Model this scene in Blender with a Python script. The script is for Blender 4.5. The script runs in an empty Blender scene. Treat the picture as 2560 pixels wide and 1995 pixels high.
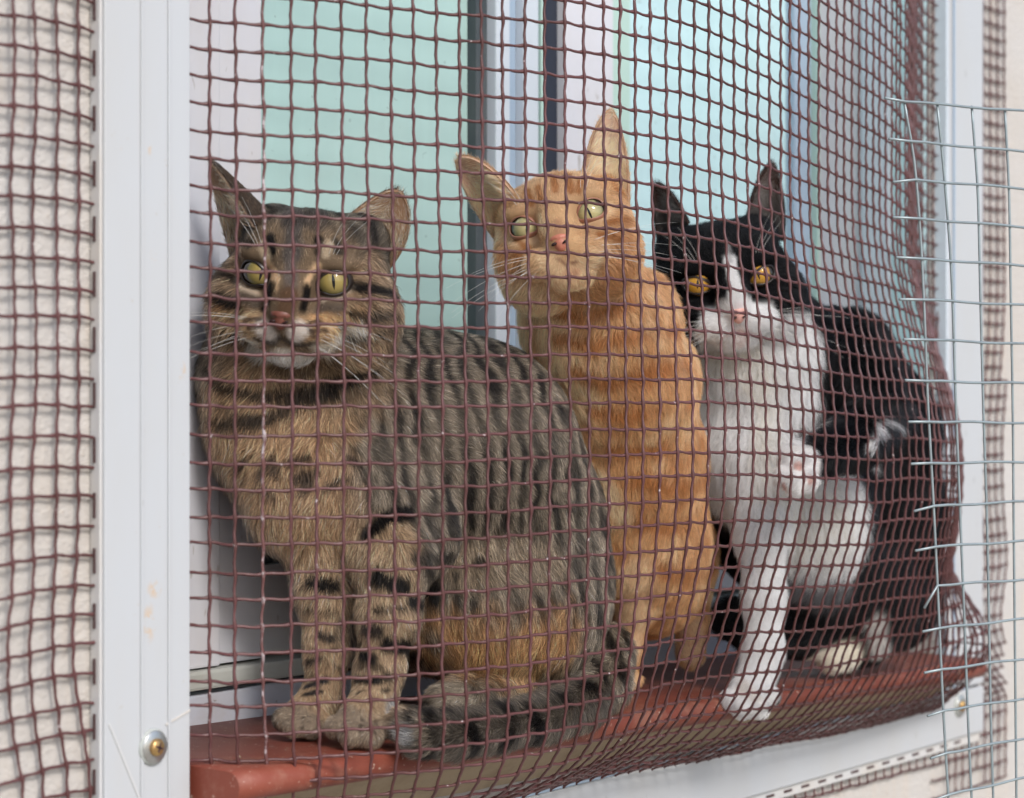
import bpy, bmesh, math, random
import numpy as np
from mathutils import Vector, Matrix
from mathutils.kdtree import KDTree
from mathutils.bvhtree import BVHTree

random.seed(7)
SC = bpy.context.scene
COL = SC.collection

# ------------------------------------------------------------------ camera
FPX, CX, CY = 5400.0, 1280.0, 1000.0          # focal length and centre in photograph pixels
ALPHA = math.radians(52.8)                    # angle between the picture plane and the wall
H0 = 1.40                                     # height of the camera above the ground
CAM = np.array([-1.122, -0.852, H0])
DV = np.array([math.sin(ALPHA), math.cos(ALPHA), 0.0])
RV = np.array([math.cos(ALPHA), -math.sin(ALPHA), 0.0])
UV = np.array([0.0, 0.0, 1.0])

cd = bpy.data.cameras.new('camera')
cam = bpy.data.objects.new('camera', cd)
COL.objects.link(cam)
cam.location = CAM
cam.rotation_euler = (math.pi / 2, 0, -ALPHA)
cd.sensor_width = 36.0
cd.lens = 36.0 * FPX / 2560.0
cd.shift_y = 0.0
cd.clip_start = 0.05
cd.clip_end = 4000
cd.dof.use_dof = True
cd.dof.focus_distance = 1.35
cd.dof.aperture_fstop = 8.5
SC.camera = cam

# ------------------------------------------------------------------ light
SUN_EL, SUN_AZ = math.radians(40), math.radians(-22)   # azimuth measured from straight out of the wall (-y), + = to the right
world = bpy.data.worlds.new('World')
SC.world = world
world.use_nodes = True
wn = world.node_tree
sky = wn.nodes.new('ShaderNodeTexSky')
sky.sky_type = 'NISHITA'
sky.sun_disc = False
sky.sun_elevation = SUN_EL
sky.sun_rotation = math.pi - SUN_AZ
sky.air_density = 1.0
sky.dust_density = 2.0
wn.links.new(sky.outputs['Color'], wn.nodes['Background'].inputs['Color'])
wn.nodes['Background'].inputs['Strength'].default_value = 0.11
sd = bpy.data.lights.new('sun', 'SUN')
sd.energy = 1.35
sd.angle = math.radians(14)
sd.color = (1.0, 0.975, 0.94)
sun = bpy.data.objects.new('sun', sd)
COL.objects.link(sun)
sdir = Vector((math.sin(SUN_AZ) * math.cos(SUN_EL), -math.cos(SUN_AZ) * math.cos(SUN_EL), math.sin(SUN_EL)))
sun.rotation_euler = sdir.to_track_quat('Z', 'Y').to_euler()
SC.view_settings.view_transform = 'Standard'
SC.view_settings.look = 'None'
SC.view_settings.exposure = 1.02
SC.view_settings.gamma = 1.0
SC.cycles.use_denoising = True
SC.cycles.max_bounces = 8
SC.cycles.transparent_max_bounces = 8
SC.cycles_curves.shape = 'RIBBONS'


# ------------------------------------------------------------------ helpers
def cam2w(p):
    """camera space (right, up, depth) -> world"""
    p = np.asarray(p, float)
    return CAM + p[..., 0:1] * RV + p[..., 1:2] * UV + p[..., 2:3] * DV


def w2px(p):
    q = np.asarray(p, float) - CAM
    Z = q @ DV
    return CX + FPX * (q @ RV) / Z, CY - FPX * (q @ UV) / Z


def pc(x, y, Z):
    return np.array([(x - CX) / FPX * Z, -(y - CY) / FPX * Z, Z])


def onwall(x, y, py):
    """where the line of sight through a photograph pixel meets the upright plane y = py: (x, z)"""
    dr = DV + (x - CX) / FPX * RV
    Z = (py - CAM[1]) / dr[1]
    return CAM[0] + Z * dr[0], H0 - (y - CY) / FPX * Z


def link(o, parent=None):
    COL.objects.link(o)
    if parent is not None:
        o.parent = parent
    return o


def mesh_obj(name, verts, faces, mat, parent=None, smooth=False):
    me = bpy.data.meshes.new(name)
    me.from_pydata([tuple(v) for v in verts], [], [tuple(f) for f in faces])
    me.materials.append(mat)
    if smooth:
        me.polygons.foreach_set('use_smooth', [True] * len(me.polygons))
    me.update()
    return link(bpy.data.objects.new(name, me), parent)


def bm_obj(name, bm, mat, parent=None, smooth=False):
    me = bpy.data.meshes.new(name)
    bm.to_mesh(me)
    bm.free()
    me.materials.append(mat)
    if smooth:
        me.polygons.foreach_set('use_smooth', [True] * len(me.polygons))
    return link(bpy.data.objects.new(name, me), parent)


def empty(name, loc=(0, 0, 0)):
    o = bpy.data.objects.new(name, None)
    o.location = loc
    return link(o)


def reparent(o, root):
    """keep the world place of o while making it a child of root"""
    o.parent = root
    o.matrix_parent_inverse = Matrix.Translation(-Vector(root.location))
    return o


def tag(o, label, cat, group=None, kind=None):
    o['label'] = label
    if cat:
        o['category'] = cat
    if group:
        o['group'] = group
    if kind:
        o['kind'] = kind
    return o


def bx(x0, x1, y0, y1, z0, z1, bev=0.0015, seg=2):
    bm = bmesh.new()
    bmesh.ops.create_cube(bm, size=1.0)
    for v in bm.verts:
        v.co = Vector(((x0 + x1) / 2 + v.co.x * (x1 - x0), (y0 + y1) / 2 + v.co.y * (y1 - y0), (z0 + z1) / 2 + v.co.z * (z1 - z0)))
    if bev:
        bmesh.ops.bevel(bm, geom=list(bm.edges), offset=bev, segments=seg, affect='EDGES', profile=0.6)
    return bm


def tube(path, rad, sides=6, cap=True):
    """path (n,3), rad (n,) -> verts, faces"""
    P = np.asarray(path, float)
    n = len(P)
    rad = np.broadcast_to(np.asarray(rad, float), (n,))
    T = np.gradient(P, axis=0)
    T /= np.linalg.norm(T, axis=1)[:, None] + 1e-12
    ref = np.array([0.0, 1.0, 0.0]) if abs(T[:, 1]).mean() < 0.7 else np.array([1.0, 0.0, 0.0])
    A = np.cross(T, ref)
    A /= np.linalg.norm(A, axis=1)[:, None] + 1e-12
    B = np.cross(T, A)
    th = np.linspace(0, 2 * math.pi, sides, endpoint=False)
    V = P[:, None, :] + rad[:, None, None] * (np.cos(th)[None, :, None] * A[:, None, :] + np.sin(th)[None, :, None] * B[:, None, :])
    F = []
    for i in range(n - 1):
        for s in range(sides):
            t = (s + 1) % sides
            F.append((i * sides + s, i * sides + t, (i + 1) * sides + t, (i + 1) * sides + s))
    if cap:
        F.append(tuple(range(sides - 1, -1, -1)))
        F.append(tuple((n - 1) * sides + s for s in range(sides)))
    return V.reshape(-1, 3), F


# ------------------------------------------------------------------ materials
class Mat:
    def __init__(self, name, rough=0.5, spec=0.5):
        self.m = bpy.data.materials.new(name)
        self.m.use_nodes = True
        self.nt = self.m.node_tree
        self.b = self.nt.nodes['Principled BSDF']
        self.b.inputs['Roughness'].default_value = rough
        self.b.inputs['Specular IOR Level'].default_value = spec

    def n(self, t, **kw):
        nd = self.nt.nodes.new(t)
        for k, v in kw.items():
            setattr(nd, k, v)
        return nd

    def l(self, a, b):
        self.nt.links.new(a, b)

    def coord(self, kind='Object', scale=(1, 1, 1)):
        tc = self.n('ShaderNodeTexCoord')
        mp = self.n('ShaderNodeMapping')
        mp.inputs['Scale'].default_value = scale
        self.l(tc.outputs[kind], mp.inputs['Vector'])
        return mp.outputs['Vector']

    def noise(self, vec, scale, detail=4, rough=0.6):
        nz = self.n('ShaderNodeTexNoise')
        nz.inputs['Scale'].default_value = scale
        nz.inputs['Detail'].default_value = detail
        nz.inputs['Roughness'].default_value = rough
        self.l(vec, nz.inputs['Vector'])
        return nz.outputs['Fac']

    def ramp(self, fac, stops):
        r = self.n('ShaderNodeValToRGB')
        while len(r.color_ramp.elements) < len(stops):
            r.color_ramp.elements.new(0.5)
        for e, (p, c) in zip(r.color_ramp.elements, stops):
            e.position = p
            e.color = (*c, 1) if len(c) == 3 else c
        self.l(fac, r.inputs['Fac'])
        return r.outputs['Color']

    def mix(self, fac, a, b, blend='MIX'):
        mx = self.n('ShaderNodeMix', data_type='RGBA', blend_type=blend)
        for sock, v in ((mx.inputs[0], fac), (mx.inputs[6], a), (mx.inputs[7], b)):
            if hasattr(v, 'is_output') or isinstance(v, bpy.types.NodeSocket):
                self.l(v, sock)
            elif isinstance(v, (int, float)):
                sock.default_value = v
            else:
                sock.default_value = (*v, 1)
        return mx.outputs[2]

    def bump(self, h, strength=0.3, dist=0.002):
        bp = self.n('ShaderNodeBump')
        bp.inputs['Strength'].default_value = strength
        bp.inputs['Distance'].default_value = dist
        self.l(h, bp.inputs['Height'])
        self.l(bp.outputs['Normal'], self.b.inputs['Normal'])

    def color(self, c):
        if isinstance(c, bpy.types.NodeSocket):
            self.l(c, self.b.inputs['Base Color'])
        else:
            self.b.inputs['Base Color'].default_value = (*c, 1)
        return self.m


def speckled(name, base, dirt, amount=0.5, scale=30, rough=0.45, stretch=(1, 1, 1), fleck=0.0, spec=0.5, bump=0.0):
    """painted or plastic surface with faint dirt clouds and a few specks"""
    M = Mat(name, rough, spec)
    v = M.coord('Object', stretch)
    a = M.noise(v, scale, 5, 0.65)
    f1 = M.ramp(a, [(0.42, (0, 0, 0)), (0.75, (amount,) * 3)])
    c = M.mix(f1, base, dirt)
    if fleck:
        b = M.noise(v, scale * 14, 2, 0.5)
        f2 = M.ramp(b, [(0.70, (0, 0, 0)), (0.76, (fleck,) * 3)])
        c = M.mix(f2, c, tuple(x * 0.45 for x in dirt))
    if bump:
        M.bump(M.noise(v, scale * 6, 4, 0.6), bump, 0.001)
    return M.color(c)


M_ALU = speckled('painted_aluminium', (0.425, 0.440, 0.458), (0.400, 0.368, 0.320), 0.35, 9, 0.38, (1, 1, 0.35), 0.35)


def post_paint():
    M = Mat('weathered_white_post', 0.40, 0.5)
    v = M.coord('Object', (1, 1, 0.35))
    c = M.mix(M.ramp(M.noise(v, 9, 5, 0.65), [(0.42, (0, 0, 0)), (0.75, (0.35,) * 3)]), (0.425, 0.440, 0.458), (0.400, 0.376, 0.336))
    v1 = M.coord('Object')
    c = M.mix(M.ramp(M.noise(M.coord('Object', (3, 3, 0.12)), 22, 4, 0.6), [(0.55, (0, 0, 0)), (0.8, (0.22,) * 3)]), c, (0.44, 0.42, 0.40))
    c = M.mix(M.ramp(M.noise(v1, 160, 3, 0.7), [(0.68, (0, 0, 0)), (0.76, (0.45,) * 3)]), c, (0.36, 0.29, 0.22))
    for (px_, py_, rx, rz, amt, sc_) in ((386, 1475, 0.006, 0.006, 0.9, 260), (372, 1560, 0.006, 0.012, 0.9, 200), (455, 930, 0.004, 0.006, 0.8, 260), (374, 375, 0.002, 0.004, 0.7, 300), (300, 370, 0.002, 0.002, 0.5, 300), (385, 640, 0.004, 0.004, 0.4, 260)):
        p = onwall(px_, py_, -0.0095)
        mp = M.n('ShaderNodeMapping', vector_type='POINT')
        mp.inputs['Location'].default_value = (-p[0] / rx, 0, -p[1] / rz)
        mp.inputs['Scale'].default_value = (1 / rx, 0, 1 / rz)
        tc = M.n('ShaderNodeTexCoord')
        M.l(tc.outputs['Object'], mp.inputs['Vector'])
        ln = M.n('ShaderNodeVectorMath', operation='LENGTH')
        M.l(mp.outputs[0], ln.inputs[0])
        fall = M.ramp(ln.outputs['Value'], [(0.35, (1, 1, 1)), (1.0, (0, 0, 0))])
        nz = M.ramp(M.noise(v1, sc_, 3, 0.6), [(0.47, (0, 0, 0)), (0.56, (amt,) * 3)])
        c = M.mix(M.mix(1.0, fall, nz, 'MULTIPLY'), c, (0.47, 0.36, 0.26))
    return M.color(c)


M_POST = post_paint()
M_ALU_EDGE = speckled('painted_aluminium_edge', (0.480, 0.480, 0.480), (0.50, 0.42, 0.32), 0.6, 14, 0.5, (1, 1, 0.5), 0.3)
M_SLOT = Mat('slot_dark', 0.8).color((0.055, 0.025, 0.024))
M_JAMB = speckled('window_white', (0.555, 0.559, 0.598), (0.55, 0.47, 0.38), 0.45, 7, 0.35, (1, 1, 0.5), 0.6)
M_SASH = speckled('sash_white', (0.504, 0.554, 0.605), (0.42, 0.46, 0.48), 0.4, 10, 0.35, (1, 1, 0.2), 0.2)
M_SASHB = speckled('sash_blue_grey', (0.286, 0.370, 0.470), (0.28, 0.34, 0.40), 0.5, 12, 0.4, (1, 1, 0.2))
M_TRACK = speckled('track_grey', (0.42, 0.43, 0.40), (0.20, 0.17, 0.13), 0.7, 16, 0.6, (0.4, 1, 1), 0.5)
M_RISER = speckled('riser_tile', (0.504, 0.546, 0.638), (0.33, 0.25, 0.18), 0.5, 14, 0.3, (0.6, 1, 1), 0.9)
M_GASKET = speckled('gasket_rubber', (0.030, 0.042, 0.050), (0.12, 0.13, 0.13), 0.7, 20, 0.6, (1, 1, 0.3))
M_GAP = speckled('gap_dark', (0.012, 0.017, 0.032), (0.03, 0.03, 0.045), 0.5, 12, 0.6, (1, 1, 0.2))
M_GALV = speckled('galvanised_wire', (0.27, 0.32, 0.335), (0.19, 0.215, 0.225), 0.7, 60, 0.45, (1, 1, 1), 0.0)
M_GALV.node_tree.nodes['Principled BSDF'].inputs['Metallic'].default_value = 0.45
M_WASHER = speckled('washer_rubber_grey', (0.36, 0.38, 0.36), (0.25, 0.24, 0.2), 0.6, 60, 0.5)
M_STEEL = speckled('washer_steel', (0.46, 0.47, 0.46), (0.30, 0.25, 0.18), 0.5, 80, 0.35)
M_STEEL.node_tree.nodes['Principled BSDF'].inputs['Metallic'].default_value = 0.8
M_BRASS = speckled('yellow_zinc', (0.50, 0.33, 0.13), (0.25, 0.10, 0.06), 0.8, 120, 0.35)
M_BRASS.node_tree.nodes['Principled BSDF'].inputs['Metallic'].default_value = 0.8


def glass_mat(name, base, tint2):
    M = Mat(name, 0.13, 0.5)
    v = M.coord('Object', (1, 1, 1))
    big = M.noise(v, 2.2, 2, 0.5)
    c = M.mix(M.ramp(big, [(0.3, (0, 0, 0)), (0.7, (1, 1, 1))]), base, tint2)
    sm = M.noise(v, 6, 5, 0.7)
    c = M.mix(M.ramp(sm, [(0.55, (0, 0, 0)), (0.85, (0.22,) * 3)]), c, (0.50, 0.52, 0.46))
    stv = M.coord('Object', (9, 9, 0.7))
    stn = M.noise(stv, 6, 4, 0.65)
    c = M.mix(M.ramp(stn, [(0.48, (0, 0, 0)), (0.80, (0.30,) * 3)]), c, tuple(min(1, x * 1.3) for x in base))
    rr = M.n('ShaderNodeMapRange')
    rr.inputs['To Min'].default_value = 0.05
    rr.inputs['To Max'].default_value = 0.30
    M.l(sm, rr.inputs['Value'])
    M.l(rr.outputs[0], M.b.inputs['Roughness'])
    sp = M.noise(v, 150, 1, 0.5)
    c = M.mix(M.ramp(sp, [(0.74, (0, 0, 0)), (0.77, (0.35,) * 3)]), c, (0.18, 0.2, 0.18))
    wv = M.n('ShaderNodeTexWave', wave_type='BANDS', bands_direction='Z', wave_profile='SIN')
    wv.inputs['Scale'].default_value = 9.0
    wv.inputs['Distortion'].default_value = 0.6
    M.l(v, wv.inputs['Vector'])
    c = M.mix(M.ramp(wv.outputs['Fac'], [(0.1, (0, 0, 0)), (0.9, (0.16,) * 3)]), c, tuple(x * 0.72 for x in base))   # darker bands painted into the pane colour for a blind showing through
    return M.color(c)


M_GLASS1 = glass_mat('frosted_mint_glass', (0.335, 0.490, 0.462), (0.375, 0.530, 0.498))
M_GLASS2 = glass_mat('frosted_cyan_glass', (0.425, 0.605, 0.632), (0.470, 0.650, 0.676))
M_BEAD = Mat('bead_mint', 0.3).color((0.386, 0.538, 0.479))


def stucco():
    M = Mat('off_white_stucco', 0.9, 0.2)
    v = M.coord('Object')
    a = M.noise(v, 5, 6, 0.65)
    c = M.mix(M.ramp(a, [(0.38, (0, 0, 0)), (0.72, (1, 1, 1))]), (0.475, 0.455, 0.435), (0.45, 0.41, 0.365))
    st = M.noise(M.coord('Object', (6, 6, 1.2)), 6, 4, 0.6)
    c = M.mix(M.ramp(st, [(0.55, (0, 0, 0)), (0.8, (0.5,) * 3)]), c, (0.52, 0.42, 0.32))
    sp = M.noise(v, 220, 3, 0.7)
    c = M.mix(M.ramp(sp, [(0.60, (0, 0, 0)), (0.72, (0.35,) * 3)]), c, (0.40, 0.31, 0.23))
    mx = M.n('ShaderNodeMath', operation='ADD')
    M.l(M.noise(v, 60, 6, 0.7), mx.inputs[0])
    M.l(sp, mx.inputs[1])
    M.bump(mx.outputs[0], 0.5, 0.004)
    return M.color(c)


M_STUCCO = stucco()


def terracotta():
    M = Mat('terracotta_tile', 0.4, 0.4)
    v = M.coord('Object')
    a = M.noise(v, 9, 6, 0.6)
    c = M.mix(M.ramp(a, [(0.3, (0, 0, 0)), (0.7, (1, 1, 1))]), (0.165, 0.038, 0.023), (0.21, 0.052, 0.031))
    d = M.noise(v, 26, 6, 0.75)
    c = M.mix(M.ramp(d, [(0.50, (0, 0, 0)), (0.78, (0.6,) * 3)]), c, (0.34, 0.20, 0.14))
    sp = M.noise(v, 300, 2, 0.6)
    c = M.mix(M.ramp(sp, [(0.66, (0, 0, 0)), (0.74, (0.6,) * 3)]), c, (0.62, 0.52, 0.42))
    rr = M.n('ShaderNodeMapRange')
    rr.inputs['To Min'].default_value = 0.36
    rr.inputs['To Max'].default_value = 0.75
    M.l(d, rr.inputs['Value'])
    M.l(rr.outputs[0], M.b.inputs['Roughness'])
    M.bump(d, 0.25, 0.002)
    return M.color(c)


M_TERRA = terracotta()
M_MORTAR = speckled('sandy_mortar', (0.38, 0.30, 0.205), (0.28, 0.21, 0.14), 0.8, 40, 0.95, (1, 1, 1), 0.7, 0.2, 0.8)


def net_mat():
    M = Mat('brown_plastic_net', 0.42, 0.45)
    v = M.coord('Object')
    a = M.noise(v, 14, 4, 0.6)
    c = M.mix(M.ramp(a, [(0.35, (0, 0, 0)), (0.7, (1, 1, 1))]), (0.072, 0.025, 0.023), (0.110, 0.041, 0.042))
    b = M.noise(v, 90, 3, 0.7)
    c = M.mix(M.ramp(b, [(0.66, (0, 0, 0)), (0.74, (0.30,) * 3)]), c, (0.34, 0.25, 0.23))
    g = M.noise(v, 260, 2, 0.6)
    c = M.mix(M.ramp(g, [(0.70, (0, 0, 0)), (0.75, (0.6,) * 3)]), c, (0.6, 0.55, 0.55))
    M.bump(M.noise(v, 300, 3, 0.6), 0.25, 0.0008)
    return M.color(c)


M_NET = net_mat()


def net_worn_mat():
    M = Mat('worn_net_strand', 0.5, 0.4)
    v = M.coord('Object')
    b = M.noise(v, 120, 4, 0.75)
    c = M.mix(M.ramp(b, [(0.53, (0, 0, 0)), (0.64, (0.75,) * 3)]), (0.11, 0.044, 0.041), (0.50, 0.45, 0.46))
    return M.color(c)


M_NETW = net_worn_mat()

# ------------------------------------------------------------------ setting: ground and wall
SILL_Z0, SILL_T = H0 - 0.200, -0.025          # sill height at x = -0.2 and its slight fall to the right


def sill_z(x):
    return SILL_Z0 + SILL_T * (x + 0.2)


gm = Mat('pale_paving', 0.9, 0.2)
gv = gm.coord('Object')
gm.color(gm.mix(gm.ramp(gm.noise(gv, 1.5, 6, 0.6), [(0.35, (0, 0, 0)), (0.7, (1, 1, 1))]), (0.38, 0.35, 0.31), (0.30, 0.28, 0.25)))
g = mesh_obj('ground', [(-1500, -1500, 0), (1500, -1500, 0), (1500, 1500, 0), (-1500, 1500, 0)], [(0, 1, 2, 3)], gm.m)
g['kind'] = 'structure'

OPX0, OPX1 = -0.315, 0.612                     # window opening
OPZ0, OPZ1 = H0 - 0.232, H0 + 0.95
ROOM = 0.30


def wall_mesh():
    bm = bmesh.new()
    xs = [-4.0, OPX0, OPX1, 4.5]
    zs = [0.0, OPZ0, OPZ1, 3.2]
    vf = {}
    for yk, y in enumerate((0.0, ROOM)):
        for i, x in enumerate(xs):
            for k, z in enumerate(zs):
                vf[yk, i, k] = bm.verts.new((x, y, z))
    for i in range(3):
        for k in range(3):
            if i == 1 and k == 1:
                continue
            bm.faces.new([vf[0, i, k], vf[0, i + 1, k], vf[0, i + 1, k + 1], vf[0, i, k + 1]])
            bm.faces.new([vf[1, i, k], vf[1, i, k + 1], vf[1, i + 1, k + 1], vf[1, i + 1, k]])
    for a, b in (((1, 1), (2, 1)), ((2, 1), (2, 2)), ((2, 2), (1, 2)), ((1, 2), (1, 1))):
        bm.faces.new([vf[0, a[0], a[1]], vf[1, a[0], a[1]], vf[1, b[0], b[1]], vf[0, b[0], b[1]]])
    bmesh.ops.recalc_face_normals(bm, faces=bm.faces)
    return bm


wall = bm_obj('stucco_wall', wall_mesh(), M_STUCCO)
tag(wall, 'off-white stucco house wall around the netted window', 'wall')

# ------------------------------------------------------------------ window
ZT = H0 + 0.94
win = empty('sliding_window', (0.15, 0.1, OPZ0 + 0.03))
tag(win, 'white sliding window with frosted mint panes behind the three cats', 'window')


def wpart(name, x0, x1, y0, y1, z0, z1, mat, bev=0.0015, parent=None):
    f = 0.972 / 0.952                              # the window stands 2 cm further back than the figures below
    x0, x1 = (min(CAM[0] + (x - CAM[0]) * f, 0.6112) for x in (x0, x1))
    z0, z1 = (H0 + (z - H0) * f for z in (z0, z1))
    o = bm_obj(name, bx(x0, x1, y0 + 0.02, y1 + 0.02, z0, z1, bev), mat)
    return reparent(o, win)


zb = H0 - 0.164
wpart('jamb', -0.290, -0.178, 0.088, 0.17, zb + 0.001, ZT, M_JAMB)
wpart('stile', -0.1765, -0.1384, 0.0915, 0.16, zb + 0.0015, ZT, M_JAMB, 0.001)
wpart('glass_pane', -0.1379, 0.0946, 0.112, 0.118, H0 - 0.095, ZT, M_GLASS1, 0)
wpart('gasket', -0.1379, 0.0944, 0.106, 0.124, H0 - 0.1045, H0 - 0.0955, M_GASKET, 0.001)
wpart('bottom_rail', -0.1379, 0.1060, 0.101, 0.155, zb + 0.002, H0 - 0.105, M_JAMB)
wpart('gasket', 0.0950, 0.1080, 0.104, 0.126, H0 - 0.1040, ZT, M_GASKET, 0.001)
wpart('stile', 0.1085, 0.1250, 0.096, 0.150, zb + 0.003, ZT, M_SASH)
wpart('stile', 0.1255, 0.1412, 0.103, 0.150, zb + 0.003, ZT, M_SASHB)
wpart('stile', 0.1417, 0.1600, 0.096, 0.150, zb + 0.003, ZT, M_SASH)
wpart('stile', 0.1605, 0.1666, 0.106, 0.150, zb + 0.003, ZT, M_SASHB)
wpart('bead', 0.1670, 0.1705, 0.099, 0.150, zb + 0.003, ZT, M_BEAD, 0.001)
wpart('dark_gap_strip', 0.1708, 0.1955, 0.105, 0.150, zb + 0.003, ZT, M_GAP, 0.001)  # solid near-black strip, its colour standing in for shade in the sash gap
wpart('stile', 0.1960, 0.2600, 0.098, 0.150, zb + 0.002, ZT, M_JAMB)
wpart('bead', 0.2604, 0.2860, 0.100, 0.150, zb + 0.003, ZT, M_BEAD, 0.001)
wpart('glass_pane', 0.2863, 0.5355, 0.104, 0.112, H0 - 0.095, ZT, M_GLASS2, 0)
wpart('bottom_rail', 0.2863, 0.5355, 0.097, 0.152, zb + 0.004, H0 - 0.0955, M_JAMB)
wpart('stile', 0.5360, 0.5650, 0.095, 0.150, zb + 0.002, ZT, M_SASHB)
wpart('bead', 0.5653, 0.5800, 0.088, 0.150, zb + 0.003, ZT, M_BEAD, 0.001)
reparent(bm_obj('jamb', bx(0.6030, 0.6115, 0.064, 0.150, zb - 0.02, ZT, 0.0012), M_JAMB), win)
reparent(bm_obj('guide_rail', bx(0.5990, 0.6112, 0.036, 0.0635, zb - 0.02, ZT, 0.0012), M_SASH), win)
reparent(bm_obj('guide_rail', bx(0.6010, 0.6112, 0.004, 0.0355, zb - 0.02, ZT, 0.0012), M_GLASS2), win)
wpart('track', -0.290, 0.584, 0.082, 0.17, H0 - 0.1755, zb, M_TRACK, 0.002)
wpart('track', -0.290, 0.584, 0.0850, 0.17, H0 - 0.1775, H0 - 0.1760, M_GASKET, 0.0004)
wpart('riser', -0.290, 0.579, 0.0865, 0.17, H0 - 0.235, H0 - 0.1779, M_RISER, 0.002)

# ------------------------------------------------------------------ sill
SX0, SX1 = -0.2945, 0.592


def sill_front(x):
    return -0.042 - 0.018 * (x + 0.29) / 0.89


def sill_mesh():
    prof = [(0.125, 0.0, 0), (0.0085, -0.0015, 1)]
    for k in range(1, 9):                       # rounded nose
        a = k / 8 * math.pi
        prof.append((0.0085 - 0.0085 * math.sin(a), -0.0100 + 0.0085 * math.cos(a), 1))
    prof += [(0.0, -0.0187, 0), (0.125, -0.019, 0)]
    xs = np.linspace(SX0, SX1, 40)
    V, F = [], []
    n = len(prof)
    for x in xs:
        for (y, dz, nose_) in prof:
            V.append((x, y + nose_ * sill_front(x), sill_z(x) + dz))
    for i in range(len(xs) - 1):
        for k in range(n):
            F.append((i * n + k, i * n + (k + 1) % n, (i + 1) * n + (k + 1) % n, (i + 1) * n + k))
    F.append(tuple(range(n - 1, -1, -1)))
    F.append(tuple((len(xs) - 1) * n + k for k in range(n)))
    return V, F


V, F = sill_mesh()
sill = mesh_obj('window_sill', V, F, M_TERRA, None, False)
tag(sill, 'red terracotta window sill with rounded nose under the cats', 'sill')
for p in sill.data.polygons:
    if len(p.vertices) == 4:
        p.use_smooth = True
rng = np.random.default_rng(3)
xs = np.linspace(-0.292, 0.590, 120)
V, F = [], []
for i, x in enumerate(xs):
    for k, t in enumerate(np.linspace(0, 1, 7)):
        V.append((x, -0.003 + (sill_front(x) + 0.016) * (1 - t) ** 1.6 + rng.normal() * 0.0009, sill_z(x) - 0.0188 - t * 0.026))
for i in range(len(xs) - 1):
    for k in range(6):
        a = i * 7 + k
        F.append((a, a + 1, a + 8, a + 7))
mortar = mesh_obj('mortar_bed', V, F, M_MORTAR, None, True)
reparent(mortar, sill)

# ------------------------------------------------------------------ white frame that clamps the net
frame = empty('net_frame', (-0.29, -0.009, H0 - 0.26))
tag(frame, 'white aluminium frame screwed to the wall around the net', 'frame')
PX0, PX1 = onwall(262, 0, -0.0095)[0], onwall(476, 0, -0.0095)[0]


def fpart(name, bm, mat, parent=None, smooth=False):
    o = bm_obj(name, bm, mat, None, smooth)
    return reparent(o, frame)


ZB = H0 - 0.312
fpart('post', bx(PX0, PX1, -0.0095, -0.0005, H0 - 0.42, H0 + 0.6, 0.0012, 3), M_POST)
pw = PX1 - PX0
for t, w in ((0.42, 0.0011), (0.74, 0.0011)):     # two raised beads along the post
    fpart('bead', bx(PX0 + pw * t - w, PX0 + pw * t + w, -0.0104, -0.0096, H0 - 0.42, H0 + 0.6, 0.0005, 2), M_ALU)
fpart('flange', bx(PX0 - 0.0022, PX0 - 0.0002, -0.0082, -0.0006, H0 - 0.42, H0 + 0.6, 0.0004, 1), M_ALU_EDGE)
zs0 = onwall(250, 130, -0.005)[1]
dz = onwall(250, 130, -0.005)[1] - onwall(250, 268, -0.005)[1]
for k in range(-3, 18):                            # slots in the edge flange
    z = zs0 - k * dz
    fpart('slot', bx(PX0 - 0.0032, PX0 - 0.0021, -0.0052, -0.0036, z - 0.0132, z, 0.0002, 1), M_SLOT)
RX0, RX1 = PX1 + 0.001, 0.695
RZ1, RZ0 = H0 - 0.258, H0 - 0.3005
fpart('bottom_rail', bx(RX0, RX1, -0.0095, -0.0005, RZ0, RZ1 - 0.0016, 0.0012, 3), M_ALU)
fpart('edge_strip', bx(RX0, RX1 - 0.03, -0.0085, -0.0012, RZ1 - 0.0015, RZ1 + 0.0004, 0.0003, 1), M_SASHB)
fpart('flange', bx(RX0, RX1 - 0.002, -0.0065, -0.0006, RZ0 - 0.0092, RZ0 - 0.0002, 0.0006, 1), M_ALU_EDGE)
for k in range(34):
    x = 0.652 - k * 0.0272
    if x > RX0 + 0.02:
        fpart('slot', bx(x - 0.012, x, -0.0072, -0.0064, RZ0 - 0.0055, RZ0 - 0.0035, 0.0002, 1), M_SLOT)
QX0, QX1 = 0.6185, 0.694
fpart('post', bx(QX0, QX1, -0.0095, -0.0005, RZ1 + 0.001, H0 + 0.75, 0.0012, 3), M_ALU)
fpart('bead', bx(QX0 + 0.012, QX0 + 0.0145, -0.0112, -0.0096, RZ1 + 0.003, H0 + 0.75, 0.0006, 2), M_SASHB)
fpart('bead', bx(QX0 - 0.0048, QX0 - 0.0006, -0.0120, -0.0005, RZ1 + 0.003, H0 + 0.75, 0.0006, 2), M_SASH)


def seam(x0, z0, x1, z1, w=0.0006):
    d = np.array([x1 - x0, z1 - z0])
    n = np.array([-d[1], d[0]]) / np.hypot(*d) * w
    y0, y1 = -0.0101, -0.0094
    P = [(x0 + n[0], z0 + n[1]), (x1 + n[0], z1 + n[1]), (x1 - n[0], z1 - n[1]), (x0 - n[0], z0 - n[1])]
    V = [(p[0], y0, p[1]) for p in P] + [(p[0], y1, p[1]) for p in P]
    F = [(0, 1, 2, 3), (7, 6, 5, 4), (0, 4, 5, 1), (1, 5, 6, 2), (2, 6, 7, 3), (3, 7, 4, 0)]
    reparent(mesh_obj('mitre_joint', V, F, M_ALU_EDGE), frame)


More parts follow.
